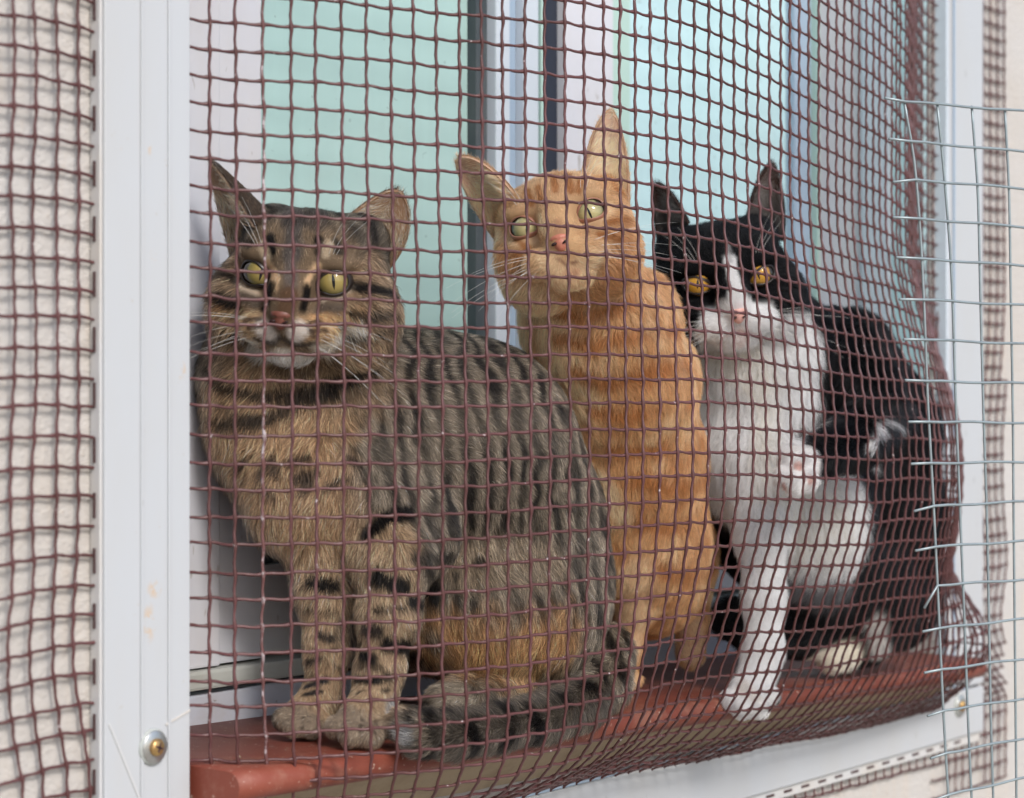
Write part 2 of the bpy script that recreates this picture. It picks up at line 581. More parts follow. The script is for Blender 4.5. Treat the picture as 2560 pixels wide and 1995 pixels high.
for a, b in (((272, 1812), (348, 2000)), ((413, 1814), (474, 1778))):
    p, q = onwall(*a, -0.0095), onwall(*b, -0.0095)
    seam(p[0], p[1], q[0], q[1])


def disc(name, x, z, y0, y1, r, mat, bev=0.0006, hole=0.0, sides=40):
    bm = bmesh.new()
    prof = [(0.0, y1), (r - bev, y1), (r, y1 + bev), (r, y0)] if not hole else [(hole, y1 + bev), (hole + bev, y1), (r - bev, y1), (r, y1 + bev), (r, y0)]
    rings = []
    for (rr, yy) in prof:
        if rr == 0:
            rings.append([bm.verts.new((x, yy, z))])
        else:
            rings.append([bm.verts.new((x + rr * math.cos(a), yy, z + rr * math.sin(a))) for a in np.linspace(0, 2 * math.pi, sides, endpoint=False)])
    for A, B in zip(rings, rings[1:]):
        for k in range(sides):
            k2 = (k + 1) % sides
            if len(A) == 1:
                bm.faces.new((A[0], B[k2], B[k]))
            else:
                bm.faces.new((A[k], A[k2], B[k2], B[k]))
    bmesh.ops.recalc_face_normals(bm, faces=bm.faces)
    return reparent(bm_obj(name, bm, mat, None, True), frame)


def screw(x, z, s=1.0):
    disc('washer', x, z, -0.0095, -0.0112, 0.0098 * s, M_WASHER, 0.0008)
    disc('washer', x, z, -0.0112, -0.0122, 0.0088 * s, M_STEEL, 0.0006)
    disc('screw', x, z, -0.0122, -0.0150, 0.0046 * s, M_BRASS, 0.0012)
    V, F = [], []
    bm = bmesh.new()                                # cross recess
    for ang in (0.35, 0.35 + math.pi / 2):
        b2 = bx(-0.0026 * s, 0.0026 * s, -0.0153, -0.0149, -0.0006, 0.0006, 0)
        b2.transform(Matrix.Translation((x, 0, z)) @ Matrix.Rotation(ang, 4, 'Y'))
        me = bpy.data.meshes.new('tmp')
        b2.to_mesh(me)
        b2.free()
        bm.from_mesh(me)
        bpy.data.meshes.remove(me)
    fpart('cross_recess', bm, M_SLOT)


p = onwall(386, 1870, -0.011)
screw(*p)
p = onwall(2402, 1767, -0.011)
screw(p[0], p[1], 1.05)

# ------------------------------------------------------------------ plastic net, bulging out in front of the cats
CELL = 0.015
PXS = np.array([-0.46, -0.300, -0.289, -0.272, -0.235, -0.17, -0.035, 0.10, 0.20, 0.30, 0.40, 0.47, 0.53, 0.575, 0.603, 0.615, 0.78])
P_UP = np.array([-0.004, -0.004, -0.005, -0.022, -0.046, -0.074, -0.113, -0.121, -0.116, -0.104, -0.082, -0.052, -0.024, -0.009, -0.004, -0.003, -0.003])
P_LO = np.array([-0.004, -0.004, -0.005, -0.022, -0.050, -0.084, -0.122, -0.141, -0.143, -0.136, -0.120, -0.096, -0.066, -0.036, -0.012, -0.003, -0.003])
P_BT = np.array([-0.004, -0.004, -0.005, -0.024, -0.054, -0.088, -0.124, -0.142, -0.145, -0.140, -0.130, -0.120, -0.112, -0.106, -0.070, -0.006, -0.003])


def pchip(x, xk, yk):
    """monotone cubic through the knots"""
    h = np.diff(xk)
    d = np.diff(yk) / h
    m = np.zeros_like(yk)
    for i in range(1, len(xk) - 1):
        if d[i - 1] * d[i] > 0:
            w1, w2 = 2 * h[i] + h[i - 1], h[i] + 2 * h[i - 1]
            m[i] = (w1 + w2) / (w1 / d[i - 1] + w2 / d[i])
    m[0], m[-1] = d[0], d[-1]
    i = np.clip(np.searchsorted(xk, x) - 1, 0, len(xk) - 2)
    t = np.clip((x - xk[i]) / h[i], 0, 1)
    return ((1 + 2 * t) * (1 - t) ** 2 * yk[i] + t * (1 - t) ** 2 * h[i] * m[i] + t * t * (3 - 2 * t) * yk[i + 1] + t * t * (t - 1) * h[i] * m[i + 1])


VZ = np.array([-0.350, -0.275, -0.262, -0.2575, -0.252, -0.243, -0.230, -0.212, -0.180, -0.12, -0.05, 0.50])
VL = np.array([0.0, 0.0, 0.01, 0.08, 0.26, 0.48, 0.68, 0.84, 0.95, 1.0, 1.0, 1.0])
VR = np.array([0.0, 0.0, 0.0, 0.03, 0.13, 0.26, 0.41, 0.555, 0.70, 0.87, 0.985, 1.0])
VV = 0.4 * VL + 0.6 * VR
# rows at equal distances along the vertical curve (taken at a bulge of 0.11)
zz = np.linspace(0.48, -0.346, 3000)
yy = -0.11 * pchip(zz, VZ, VV)
arc = np.concatenate([[0], np.cumsum(np.hypot(np.diff(zz), np.diff(yy)))])
ROWZ = np.interp(np.arange(0.004, arc[-1], CELL), arc, zz)
NR = len(ROWZ)
xg = np.linspace(-0.458, 0.757, 2400)


def vnoise1(seed, x, scale):
    r = np.random.default_rng(seed)
    k = r.normal(size=400)
    q = np.asarray(x) / scale + 50
    i = np.floor(q).astype(int) % 398
    t = q - np.floor(q)
    t = t * t * (3 - 2 * t)
    return k[i] * (1 - t) + k[i + 1] * t


nodes = []
ncol = None
rngn = np.random.default_rng(11)
for j, z in enumerate(ROWZ):
    wlo = np.clip((0.16 - z) / 0.20, 0, 1)
    wlo = wlo * wlo * (3 - 2 * wlo)
    prof = pchip(xg, PXS, P_UP) * (1 - wlo) + pchip(xg, PXS, P_LO) * wlo
    wbt = np.clip((-0.13 - z) / 0.06, 0, 1)
    prof = prof * (1 - wbt) + pchip(xg, PXS, P_BT) * wbt
    vl, vr = pchip(np.array([z]), VZ, VL)[0], pchip(np.array([z]), VZ, VR)[0]
    wr = np.clip((xg + 0.12) / 0.22, 0, 1)
    v = vl + (vr - vl) * wr * wr * (3 - 2 * wr)
    y = -0.004 + (prof + 0.004) * v
    a = np.concatenate([[0], np.cumsum(np.hypot(np.diff(xg), np.diff(y)))])
    # columns keep their spacing along this row, measured from a fixed line near the left post
    aL = np.interp(-0.289, xg, a)
    amax = a[-1]
    ca = aL + (np.arange(-11, 90)) * CELL + 0.006
    xx = np.interp(ca, a, xg)
    yv = np.interp(ca, a, y)
    ok = ca <= amax
    nodes.append((xx, yv, ok))
NC = 101
NX = np.array([n[0] for n in nodes])
NY = np.array([n[1] for n in nodes])
OK = np.array([n[2] for n in nodes])
NZ = np.repeat(ROWZ[:, None], NC, axis=1)
bul = np.clip(-NY / 0.02, 0, 1)
NX += rngn.normal(size=NX.shape) * 0.00028 + (vnoise1(5, np.arange(NC), 1.0)[None, :] * 0.0007)
NZ += rngn.normal(size=NX.shape) * 0.00028 + (vnoise1(6, np.arange(NR), 1.0)[:, None] * 0.0005)
NZ += 0.0022 * np.sin(NX * 9 + 1.3) * np.clip(bul, 0, 1) + 0.0008 * vnoise1(8, NX.ravel(), 0.08).reshape(NX.shape)
NX += 0.0010 * vnoise1(9, NZ.ravel(), 0.07).reshape(NX.shape) * np.clip(bul, 0, 1)
# the loose flap left of the post buckles low down
flap = np.clip((-0.30 - NX) / 0.03, 0, 1)
NX += flap * 0.007 * np.clip((-0.06 - NZ) / 0.1, 0, 1) * np.sin((NZ + 0.06) * 34)
NZ += flap * (0.0012 * np.sin(NX * 60) + 0.02 * np.clip((-0.02 - NZ) / 0.2, 0, 1) * (NX + 0.30) * 10 * 0.4)
NY -= flap * np.clip((-0.375 - NX) / 0.03, 0, 1) * 0.0016 * (1 + np.sin(NZ * 45 + NX * 30))
# right hand flap: a narrow strip on the wall, gathered at its lower corner
NZ -= (0.030 + 0.22 * np.clip(NZ + 0.02, 0, 0.5)) * np.clip(NX - 0.02, 0, 0.56)                # the rows sag towards the right
net = empty('plastic_net', (0.15, -0.05, H0 - 0.258))
tag(net, 'brown plastic mesh netting bulging out over the window in front of the cats', 'netting')
SUBD = 5


def strand(pts, wave_axis, phase, worn=False):
    P = np.array(pts)
    n = len(P)
    t = np.arange(n)
    ts = np.linspace(0, n - 1, (n - 1) * SUBD + 1)
    out = np.zeros((len(ts), 3))
    for c in range(3):
        i = np.clip(np.floor(ts).astype(int), 0, n - 2)
        u = ts - i
        p0, p1, p2, p3 = P[np.clip(i - 1, 0, n - 1), c], P[i, c], P[i + 1, c], P[np.clip(i + 2, 0, n - 1), c]
        out[:, c] = 0.5 * (2 * p1 + (p2 - p0) * u + (2 * p0 - 5 * p1 + 4 * p2 - p3) * u * u + (3 * p1 - p0 - 3 * p2 + p3) * u ** 3)
    fr = np.abs(ts - np.round(ts))                     # 0 at a node, 0.5 between
    out[:, wave_axis] += 0.00032 * np.sin(2 * math.pi * ts)
    out[:, 1] += phase - 0.0003 * np.cos(2 * math.pi * ts)
    rad = 0.00086 + 0.00044 * np.clip(1 - fr / 0.26, 0, 1) ** 1.5
    rad = rad * (1 + 0.07 * np.random.default_rng(n + int(abs(P[0, 0]) * 1e4)).normal(size=len(rad)))
    out[:, 2] += H0
    V, F = tube(out, rad, 6)
    o = mesh_obj('strand', V, F, M_NETW if worn else M_NET, None, True)
    return reparent(o, net)


mid = NR // 2
wpx = w2px(np.stack([NX[mid], NY[mid], NZ[mid] + H0], 1))[0]
WORN = int(np.abs(wpx - 640).argmin())
for c in range(NC):
    rows = [j for j in range(NR) if OK[j, c] and not (NZ[j, c] < -0.322 and (j + c * 3) % 5 == 0 and NZ[j, c] < -0.330)]
    if len(rows) < 8:
        continue
    zl = rows[-1] if 0.63 < NX[rows[-1], c] else max([j for j in rows if NZ[j, c] > -0.327 - 0.004 * ((c * 7) % 5) / 5], default=rows[-1])
    rows = [j for j in rows if j <= zl]
    worn = c == WORN
    strand([(NX[j, c], NY[j, c], NZ[j, c]) for j in rows], 0, -0.0005, worn)
for j in range(NR):
    cs = [c for c in range(NC) if OK[j, c]]
    if ROWZ[j] < -0.318:                               # below the rail only the corner of the flap is left
        cs = [c for c in cs if NX[j, c] > 0.60]
    if len(cs) > 3:
        strand([(NX[j, c], NY[j, c], NZ[j, c]) for c in cs], 2, 0.0005)

# ------------------------------------------------------------------ galvanised wire panel at the right
WANG = math.radians(32)
wd = np.array([math.cos(ALPHA - WANG), -math.sin(ALPHA - WANG), 0.0])      # along the panel, seen going right and a little away
wroot = cam2w(pc(2262, 255, 1.36))
panel = empty('wire_panel', tuple(cam2w(pc(2330, 2150, 1.40))))
tag(panel, 'galvanised welded wire panel with cut ends beside the net', 'wire panel')
wn_ = np.cross(wd, UV)


def on_panel(x, y):
    ray = DV + (x - CX) / FPX * RV - (y - CY) / FPX * UV
    t = np.dot(wroot - CAM, wn_) / np.dot(ray, wn_)
    return CAM + t * ray


HW = [  # (left end, bend point, far right) of each horizontal wire
    ((2212, 248), (2262, 257), (2600, 284)), ((2222, 350), (2275, 356), (2600, 386)), ((2232, 458), (2288, 452), (2600, 478)),
    ((2232, 546), (2295, 549), (2600, 574)), ((2240, 646), (2302, 649), (2600, 670)), ((2248, 751), (2306, 752), (2600, 768)),
    ((2258, 851), (2312, 852), (2600, 864)), ((2262, 953), (2318, 955), (2600, 962)), ((2270, 1057), (2322, 1057), (2600, 1060)),
    ((2277, 1162), (2328, 1160), (2600, 1157)), ((2288, 1379), (2340, 1369), (2600, 1352)), ((2306, 1581), (2352, 1572), (2600, 1545)),
    ((2310, 1684), (2356, 1675), (2600, 1644)), ((2318, 1792), (2362, 1778), (2600, 1742)), ((2326, 1898), (2368, 1884), (2600, 1840)),
    ((2334, 2002), (2374, 1988), (2600, 1938)), ((2310, 1522), (2343, 1466), (2600, 1448)), ((2340, 2102), (2380, 2090), (2600, 2036)),
    ((2285, 1280), (2336, 1267), (2600, 1254))]
for a, b, c in HW:
    pts = [on_panel(*a), on_panel(*b)]
    for k in range(1, 9):
        t = k / 8
        q = on_panel(b[0] + (c[0] - b[0]) * t, b[1] + (c[1] - b[1]) * t + 1.6 * math.sin(t * 9 + a[1]))
        pts.append(q)
    P = np.array(pts) - DV * 0.0009
    V, F = tube(P, 0.00088, 8)
    reparent(mesh_obj('wire', V, F, M_GALV, None, True), panel)
VWI = [[(2261, 256), (2288, 420), (2308, 700), (2320, 1000), (2334, 1255), (2346, 1500), (2358, 1760), (2372, 2000), (2380, 2120)],
       [(2344, 266), (2362, 450), (2380, 700), (2390, 1000), (2400, 1260), (2412, 1560), (2420, 1780), (2430, 2000), (2436, 2120)],
       [(2430, 268), (2446, 500), (2452, 750), (2460, 1050), (2468, 1300), (2474, 1600), (2478, 1800), (2484, 2000), (2488, 2120)],
       [(2513, 276), (2524, 500), (2528, 750), (2533, 1050), (2535, 1300), (2538, 1600), (2540, 1800), (2542, 2000), (2544, 2120)],
       [(2592, 282), (2600, 600), (2606, 1000), (2610, 1500), (2612, 2000), (2614, 2120)]]
for pl in VWI:
    yk = np.array([p[1] for p in pl], float)
    xk = np.array([p[0] for p in pl], float)
    P = np.array([on_panel(float(pchip(np.array([y]), yk, xk)[0]), y) for y in np.linspace(yk[0] - 2, yk[-1], 40)]) + DV * 0.0009
    V, F = tube(P, 0.00088, 8)
    reparent(mesh_obj('wire', V, F, M_GALV, None, True), panel)

# ------------------------------------------------------------------ cats: sculpting tools
def smin(a, b, k):
    h = np.clip(0.5 + 0.5 * (b - a) / k, 0, 1)
    return b * (1 - h) + a * h - k * h * (1 - h)


class Sculpt:
    """distance field on a grid in camera space (right, up, depth), one body grown from blended lumps"""

    def __init__(self, lo, hi, h):
        self.lo, self.h = np.array(lo, float), h
        self.n = np.ceil((np.array(hi) - self.lo) / h).astype(int) + 1
        self.f = np.full(self.n, 0.03, np.float32)

    def _sub(self, lo, hi):
        a = np.clip(np.floor((lo - self.lo) / self.h).astype(int), 0, self.n - 1)
        b = np.clip(np.ceil((hi - self.lo) / self.h).astype(int) + 1, 1, self.n)
        g = [self.lo[c] + self.h * np.arange(a[c], b[c]) for c in range(3)]
        X, Y, Z = np.meshgrid(*g, indexing='ij')
        return tuple(slice(a[c], b[c]) for c in range(3)), np.stack([X, Y, Z], -1)

    def _put(self, sl, d, k, cut=False):
        cur = self.f[sl]
        if cut:
            self.f[sl] = -smin(-cur, d, k)
        else:
            self.f[sl] = smin(cur, d, k)

    def ell(self, c, r, R=None, k=0.012, cut=False):
        c, r = np.array(c, float), np.array(r, float)
        m = r.max() + 2 * k + 0.004
        sl, G = self._sub(c - m, c + m)
        q = G - c
        if R is not None:
            q = q @ R                                  # columns of R are the lump's own axes
        k0 = np.linalg.norm(q / r, axis=-1)
        k1 = np.linalg.norm(q / (r * r), axis=-1) + 1e-9
        self._put(sl, (k0 * (k0 - 1) / k1).astype(np.float32), k, cut)

    def chain(self, pts, k=0.012):
        """pts: list of (xyz, radius)"""
        for (a, ra), (b, rb) in zip(pts, pts[1:]):
            a, b = np.array(a, float), np.array(b, float)
            m = max(ra, rb) + 2 * k + 0.004
            sl, G = self._sub(np.minimum(a, b) - m, np.maximum(a, b) + m)
            ab = b - a
            t = np.clip(((G - a) @ ab) / (ab @ ab + 1e-12), 0, 1)
            d = np.linalg.norm(G - a - t[..., None] * ab, axis=-1) - (ra + (rb - ra) * t)
            self._put(sl, d.astype(np.float32), k)

    def polygonise(self):
        f = self.f
        ins = f < 0
        cs = np.zeros(np.array(f.shape) - 1, np.int8)
        for dx in (0, 1):
            for dy in (0, 1):
                for dz_ in (0, 1):
                    cs += ins[dx:f.shape[0] - 1 + dx, dy:f.shape[1] - 1 + dy, dz_:f.shape[2] - 1 + dz_]
        act = (cs > 0) & (cs < 8)
        idx = np.full(act.shape, -1, np.int64)
        ijk = np.argwhere(act)
        idx[act] = np.arange(len(ijk))
        acc = np.zeros((len(ijk), 3))
        cnt = np.zeros(len(ijk))
        cor = [(x, y, z) for x in (0, 1) for y in (0, 1) for z in (0, 1)]
        for a in cor:
            for ax in range(3):
                if a[ax]:
                    continue
                b = list(a)
                b[ax] = 1
                fa = f[ijk[:, 0] + a[0], ijk[:, 1] + a[1], ijk[:, 2] + a[2]]
                fb = f[ijk[:, 0] + b[0], ijk[:, 1] + b[1], ijk[:, 2] + b[2]]
                m = (fa < 0) != (fb < 0)
                t = np.where(m, fa / (fa - fb + 1e-12), 0)
                p = np.array(a)[None, :] + t[:, None] * (np.array(b) - np.array(a))[None, :]
                acc[m] += p[m]
                cnt[m] += 1
        V = self.lo + self.h * (ijk + acc / cnt[:, None])
        Q = []
        for ax in range(3):
            o1, o2 = (ax + 1) % 3, (ax + 2) % 3
            sa = [slice(1, -1)] * 3
            sb = [slice(1, -1)] * 3
            sa[ax], sb[ax] = slice(0, -1), slice(1, None)
            A, B = ins[tuple(sa)], ins[tuple(sb)]
            e = np.argwhere(A != B)
            fl = A[A != B]
            e[:, o1] += 1
            e[:, o2] += 1
            q = []
            for d1, d2 in ((0, 0), (-1, 0), (-1, -1), (0, -1)):
                c = e.copy()
                c[:, o1] += d1
                c[:, o2] += d2
                q.append(idx[c[:, 0], c[:, 1], c[:, 2]])
            q = np.stack(q, 1)
            q[~fl] = q[~fl][:, ::-1]
            Q.append(q)
        return V, np.concatenate(Q)


def hash3(i, j, k, s):
    n = (i * 73856093) ^ (j * 19349663) ^ (k * 83492791) ^ (s * 2654435)
    n = (n ^ (n >> 13)) * 1274126177 & 0x7fffffff
    return (n & 0xffff) / 65535.0


def noise3(p, scale, seed=0):
    q = np.asarray(p) / scale + 100
    i = np.floor(q).astype(np.int64)
    t = q - i
    t = t * t * (3 - 2 * t)
    r = 0
    for a in (0, 1):
        for b in (0, 1):
            for c in (0, 1):
                w = (t[:, 0] if a else 1 - t[:, 0]) * (t[:, 1] if b else 1 - t[:, 1]) * (t[:, 2] if c else 1 - t[:, 2])
                r = r + w * hash3(i[:, 0] + a, i[:, 1] + b, i[:, 2] + c, seed)
    return r * 2 - 1


def rot(yaw, pitch, roll):
    """head axes (right, up, towards the viewer) -> camera axes (right, up, depth)"""
    cy, sy, cp, sp, cr, sr = (f(math.radians(v)) for v in (yaw, pitch, roll) for f in (math.cos, math.sin))
    Y = np.array([[cy, 0, sy], [0, 1, 0], [-sy, 0, cy]])
    P = np.array([[1, 0, 0], [0, cp, -sp], [0, sp, cp]])
    Q = np.array([[cr, -sr, 0], [sr, cr, 0], [0, 0, 1]])
    return np.diag([1, 1, -1.0]) @ (Q @ Y @ P)


def hair_mat(name, rough=0.35, coat=0.0, sheen=0.4):
    m = bpy.data.materials.new(name)
    m.use_nodes = True
    nt = m.node_tree
    at = nt.nodes.new('ShaderNodeAttribute')
    at.attribute_name = 'col'
    nt.nodes.remove(nt.nodes['Principled BSDF'])
    h = nt.nodes.new('ShaderNodeBsdfHairPrincipled')
    h.parametrization = 'COLOR'
    h.inputs['Roughness'].default_value = rough
    h.inputs['Radial Roughness'].default_value = 0.6
    d = nt.nodes.new('ShaderNodeBsdfDiffuse')
    mx = nt.nodes.new('ShaderNodeMixShader')
    mx.inputs[0].default_value = sheen
    nt.links.new(at.outputs['Color'], h.inputs['Color'])
    nt.links.new(at.outputs['Color'], d.inputs['Color'])
    nt.links.new(d.outputs[0], mx.inputs[1])
    nt.links.new(h.outputs[0], mx.inputs[2])
    nt.links.new(mx.outputs[0], nt.nodes['Material Output'].inputs['Surface'])
    return m


def skin_mat(name):
    M = Mat(name, 0.85, 0.15)
    at = M.n('ShaderNodeAttribute')
    at.attribute_name = 'col'
    M.l(at.outputs['Color'], M.b.inputs['Base Color'])
    tr = M.n('ShaderNodeBsdfTranslucent')             # thin ears let light through
    M.l(at.outputs['Color'], tr.inputs['Color'])
    mx = M.n('ShaderNodeMixShader')
    mx.inputs[0].default_value = 0.4
    M.l(M.b.outputs[0], mx.inputs[1])
    M.l(tr.outputs[0], mx.inputs[2])
    M.l(mx.outputs[0], M.nt.nodes['Material Output'].inputs['Surface'])
    return M.m


M_FUR = hair_mat('cat_fur')
M_SKIN = skin_mat('cat_undercoat')
mw = Mat('whisker', 0.3, 0.5)
M_WHISK = mw.color((0.78, 0.77, 0.74))
M_LID = Mat('dark_eyelid', 0.35, 0.5).color((0.020, 0.014, 0.012))
M_LIDP = Mat('pinkish_eyelid', 0.4, 0.5).color((0.30, 0.135, 0.085))
M_NOSTRIL = Mat('nostril', 0.5, 0.3).color((0.03, 0.012, 0.010))


def nose_mat(name, c1, c2):
    M = Mat(name, 0.45, 0.5)
    v = M.coord('Object')
    M.bump(M.noise(v, 1400, 2, 0.6), 0.35, 0.0004)
    return M.color(M.mix(M.noise(v, 160, 3, 0.6), c1, c2))


def eye_mat(name, rim, mid, inner, slit):
    """eyeball looking along its own +Z: slit pupil, streaked iris, dark outer ring, wet surface"""
    M = Mat(name, 0.08, 0.45)
    tc = M.n('ShaderNodeTexCoord')
    sp = M.n('ShaderNodeSeparateXYZ')
    M.l(tc.outputs['Object'], sp.inputs[0])

    def mth(op, a, b=None):
        nd = M.n('ShaderNodeMath', operation=op)
        for s, v in zip(nd.inputs, (a, b)):
            if v is None:
                continue
            if isinstance(v, (int, float)):
                s.default_value = v
            else:
                M.l(v, s)
        return nd.outputs[0]
    r = mth('SQRT', mth('ADD', mth('MULTIPLY', sp.outputs[0], sp.outputs[0]), mth('MULTIPLY', sp.outputs[1], sp.outputs[1])))
    mp = M.n('ShaderNodeMapping')
    M.l(tc.outputs['Object'], mp.inputs['Vector'])
    streak = M.noise(mp.outputs[0], 500, 3, 0.6)
    rr = mth('ADD', r, mth('MULTIPLY', mth('SUBTRACT', streak, 0.5), 0.0016))
    c = M.ramp(mth('MULTIPLY', rr, 100.0), [(0.10, inner), (0.45, mid), (0.80, rim), (0.90, (0.02, 0.015, 0.01))])
    # slit pupil: an upright pointed ellipse
    ex = mth('DIVIDE', sp.outputs[0], slit[0])
    ey = mth('DIVIDE', sp.outputs[1], slit[1])
    e = mth('ADD', mth('ABSOLUTE', ex), mth('MULTIPLY', ey, ey))
    fac = M.ramp(e, [(0.88, (1, 1, 1)), (1.0, (0, 0, 0))])
    c = M.mix(fac, c, (0.004, 0.004, 0.005))
    M.b.inputs['Coat Weight'].default_value = 0.2
    M.b.inputs['Coat Roughness'].default_value = 0.02
    return M.color(c)


def look_matrix(origin, fwd, up):
    z = Vector(fwd).normalized()
    x = Vector(up).cross(z).normalized()
    y = z.cross(x)
    m = Matrix((x, y, z)).transposed().to_4x4()
    m.translation = Vector(origin)
    return m


class Cat:
    def __init__(self, name, lo_px, hi_px, zr, h=0.0024, zs=1.0):
        self.name = name
        self.zs = zs
        a = pc(lo_px[0], hi_px[1], zr[1])
        b = pc(hi_px[0], lo_px[1], zr[1])
        a2 = pc(lo_px[0], hi_px[1], zr[0])
        b2 = pc(hi_px[0], lo_px[1], zr[0])
        lo = np.minimum(np.minimum(a, b), np.minimum(a2, b2))
        hi = np.maximum(np.maximum(a, b), np.maximum(a2, b2))
        lo[2], hi[2] = zr
        self.S = Sculpt(lo, hi, h)
        self.crisp = 0.7
        self.hints, self.paint, self.ears, self.eyes, self.nofur = [], [], [], [], []

    def pc(self, x, y, Z):
        u = np.clip((y - 1400) / 300.0, 0, 1)
        return pc(x, y, Z * (self.zs * (1 - u) + u))

    # body lumps given as (px x, px y, depth m, radius cm)
    def chain(self, pts, k=1.2):
        self.S.chain([(self.pc(x, y, Z), r * 0.01) for x, y, Z, r in pts], k * 0.01)

    def ball(self, x, y, Z, r, k=1.2, tilt=0.0):
        r = np.array((r, r, r) if np.isscalar(r) else r) * 0.01
        t = math.radians(tilt)
        R = np.array([[math.cos(t), -math.sin(t), 0], [math.sin(t), math.cos(t), 0], [0, 0, 1]])
        self.S.ell(self.pc(x, y, Z), r, R, k * 0.01)

    def head(self, pose, sc, chin=1.0, cheek=1.0, ew=1.0, eh=1.0):
        self.ew, self.eh = ew, eh
        yaw, pit, rol, X, Y, Z = pose
        self.R = rot(yaw, pit, rol)
        self.O = np.array([X, Y, Z]) * self.zs
        self.sc = sc

        def E(c, r, k=0.8, cut=False, R=None):
            RR = self.R if R is None else self.R @ R
            self.S.ell(self.hp(c), np.array(r) * sc * 0.01, RR, k * 0.01 * sc, cut)
        E((0, 0.5, -0.8), (4.25, 3.05, 3.7))
        E((0, 1.6, 0.9), (3.3, 1.75, 2.0), 1.0)
        for s in (-1, 1):
            E((s * 3.0 * cheek, -1.85, 0.1), (2.05, 2.3, 2.3), 1.2)
            E((s * 2.05, 1.05, 2.10), (1.35, 0.62, 0.95), 0.5)
            E((s * 2.7, 2.2, -1.0), (1.4, 1.35, 1.5), 1.0)
            E((s * (2.7 * cheek - 1.6 * max(0, 1 - cheek)), -3.1, -0.2), (2.0, 1.8, 2.2), 1.2)
            E((s * 2.35, -1.55, 2.0), (1.25, 0.95, 1.1), 0.7)
        E((0, -2.7, 0.5), (3.1, 2.0, 2.4), 1.0)
        self.S.chain([(self.hp((0, 0.7, 2.55)), 0.0122 * sc), (self.hp((0, -0.8, 3.38)), 0.0108 * sc), (self.hp((0, -1.9, 3.98)), 0.0090 * sc)], 0.007 * sc)
        E((0, -3.75 - 0.1 * chin, 2.75), (1.6, 0.95, 1.15), 0.6)
        for s in (-1, 1):
            E((s * 1.15, -2.85, 3.15), (1.60, 1.05, 1.18), 0.55)
        # sockets
        self.eye_axes = {}
        for s in (-1, 1):
            c = np.array([s * 2.1, 0.0, 2.02])
            fw = np.array([s * 0.30, 0.05, 0.95])
            fw /= np.linalg.norm(fw)
            up = np.array([-s * 0.20, 1.0, 0.0])
            rt = np.cross(up, fw)
            rt /= np.linalg.norm(rt)
            up = np.cross(fw, rt)
            Rl = np.stack([rt, up, fw], 1)
            E(c + fw * 1.15, (0.82 * ew, 0.60 * eh, 1.0), 0.08, True, Rl)
            self.eye_axes[s] = (c, Rl)

    def hp(self, p):
        return self.O + self.R @ (np.asarray(p, float) * self.sc * 0.01)

    def ear(self, A, B, T, cup, bulge=(0.12, 0.12), inner=(0.5, 0.3, 0.2), back=(0.2, 0.15, 0.1), tipr=0.12, tuft=(0.6, 0.5, 0.4), rim=None, rootc=(0.3, 0.2, 0.12)):
        self.ears.append((self.pc(*A), self.pc(*B), self.pc(*T), np.array(cup) * 0.01, bulge, inner, back, tipr, tuft, rim, rootc))

    def hint(self, x, y, dx, dy, ln, lift=0.35):
        self.hints.append(('px', x, y, dx, dy, ln, lift))

    def head_hints(self, k=1.0, ruff=1.2):
        L = [(0, -1.2, 0, 1, 0.22), (0, 0.8, 0, 1, 0.32), (0, 2.2, 0, 1, 0.5), (0, 3.4, 0, 1, 0.7), (0, -4.2, 0, -1, 0.55), (0, -3.3, 0, -1, 0.3)]
        for s in (-1, 1):
            L += [(s * 1.2, -2.7, s, -0.25, 0.3), (s * 2.0, -3.2, s, -0.5, 0.5), (s * 3.6, -1.4, s * 0.8, -0.6, ruff), (s * 2.4, -1.4, s * 0.8, -0.45, 0.4), (s * 2.2, 1.3, s * 0.35, 0.9, 0.4),
                  (s * 1.2, -0.3, s * 0.4, 0.8, 0.22), (s * 4.0, 0.6, s * 0.9, -0.25, 0.8), (s * 3.1, -3.4, s * 0.6, -0.8, ruff * 1.1), (s * 1.5, -4.6, s * 0.3, -0.95, 0.9), (s * 3.0, 2.6, s * 0.5, 0.7, 0.5)]
        for x, y, dx, dy, ln in L:
            self.hints.append(('hd', x, y, dx, dy, ln * k, 0.55 if abs(x) > 3.3 else 0.38))

    def stroke(self, col, w, pts, soft=0.35, mode=1.0):
        """coat marking along a line of photograph points, w = half width in photograph pixels"""
        self.paint.append((np.array(col, float), w, pts, soft, mode))

    # ---------------------------------------------------------------- build
    def surf(self, x, y):
        ray = np.array([(x - CX) / FPX, -(y - CY) / FPX, 1.0])
        ray /= np.linalg.norm(ray)
        h = self.bvh.ray_cast(Vector((0, 0, 0)), Vector(ray))
        if h[0] is not None:
            return np.array(h[0])
        best = None
        for Z in np.linspace(self.S.lo[2] + 0.02, self.S.lo[2] + self.S.h * self.S.n[2], 14):
            q = self.bvh.find_nearest(Vector(pc(x, y, Z)))
            if q[0] is not None and (best is None or q[3] < best[1]):
                best = (np.array(q[0]), q[3])
        return best[0]

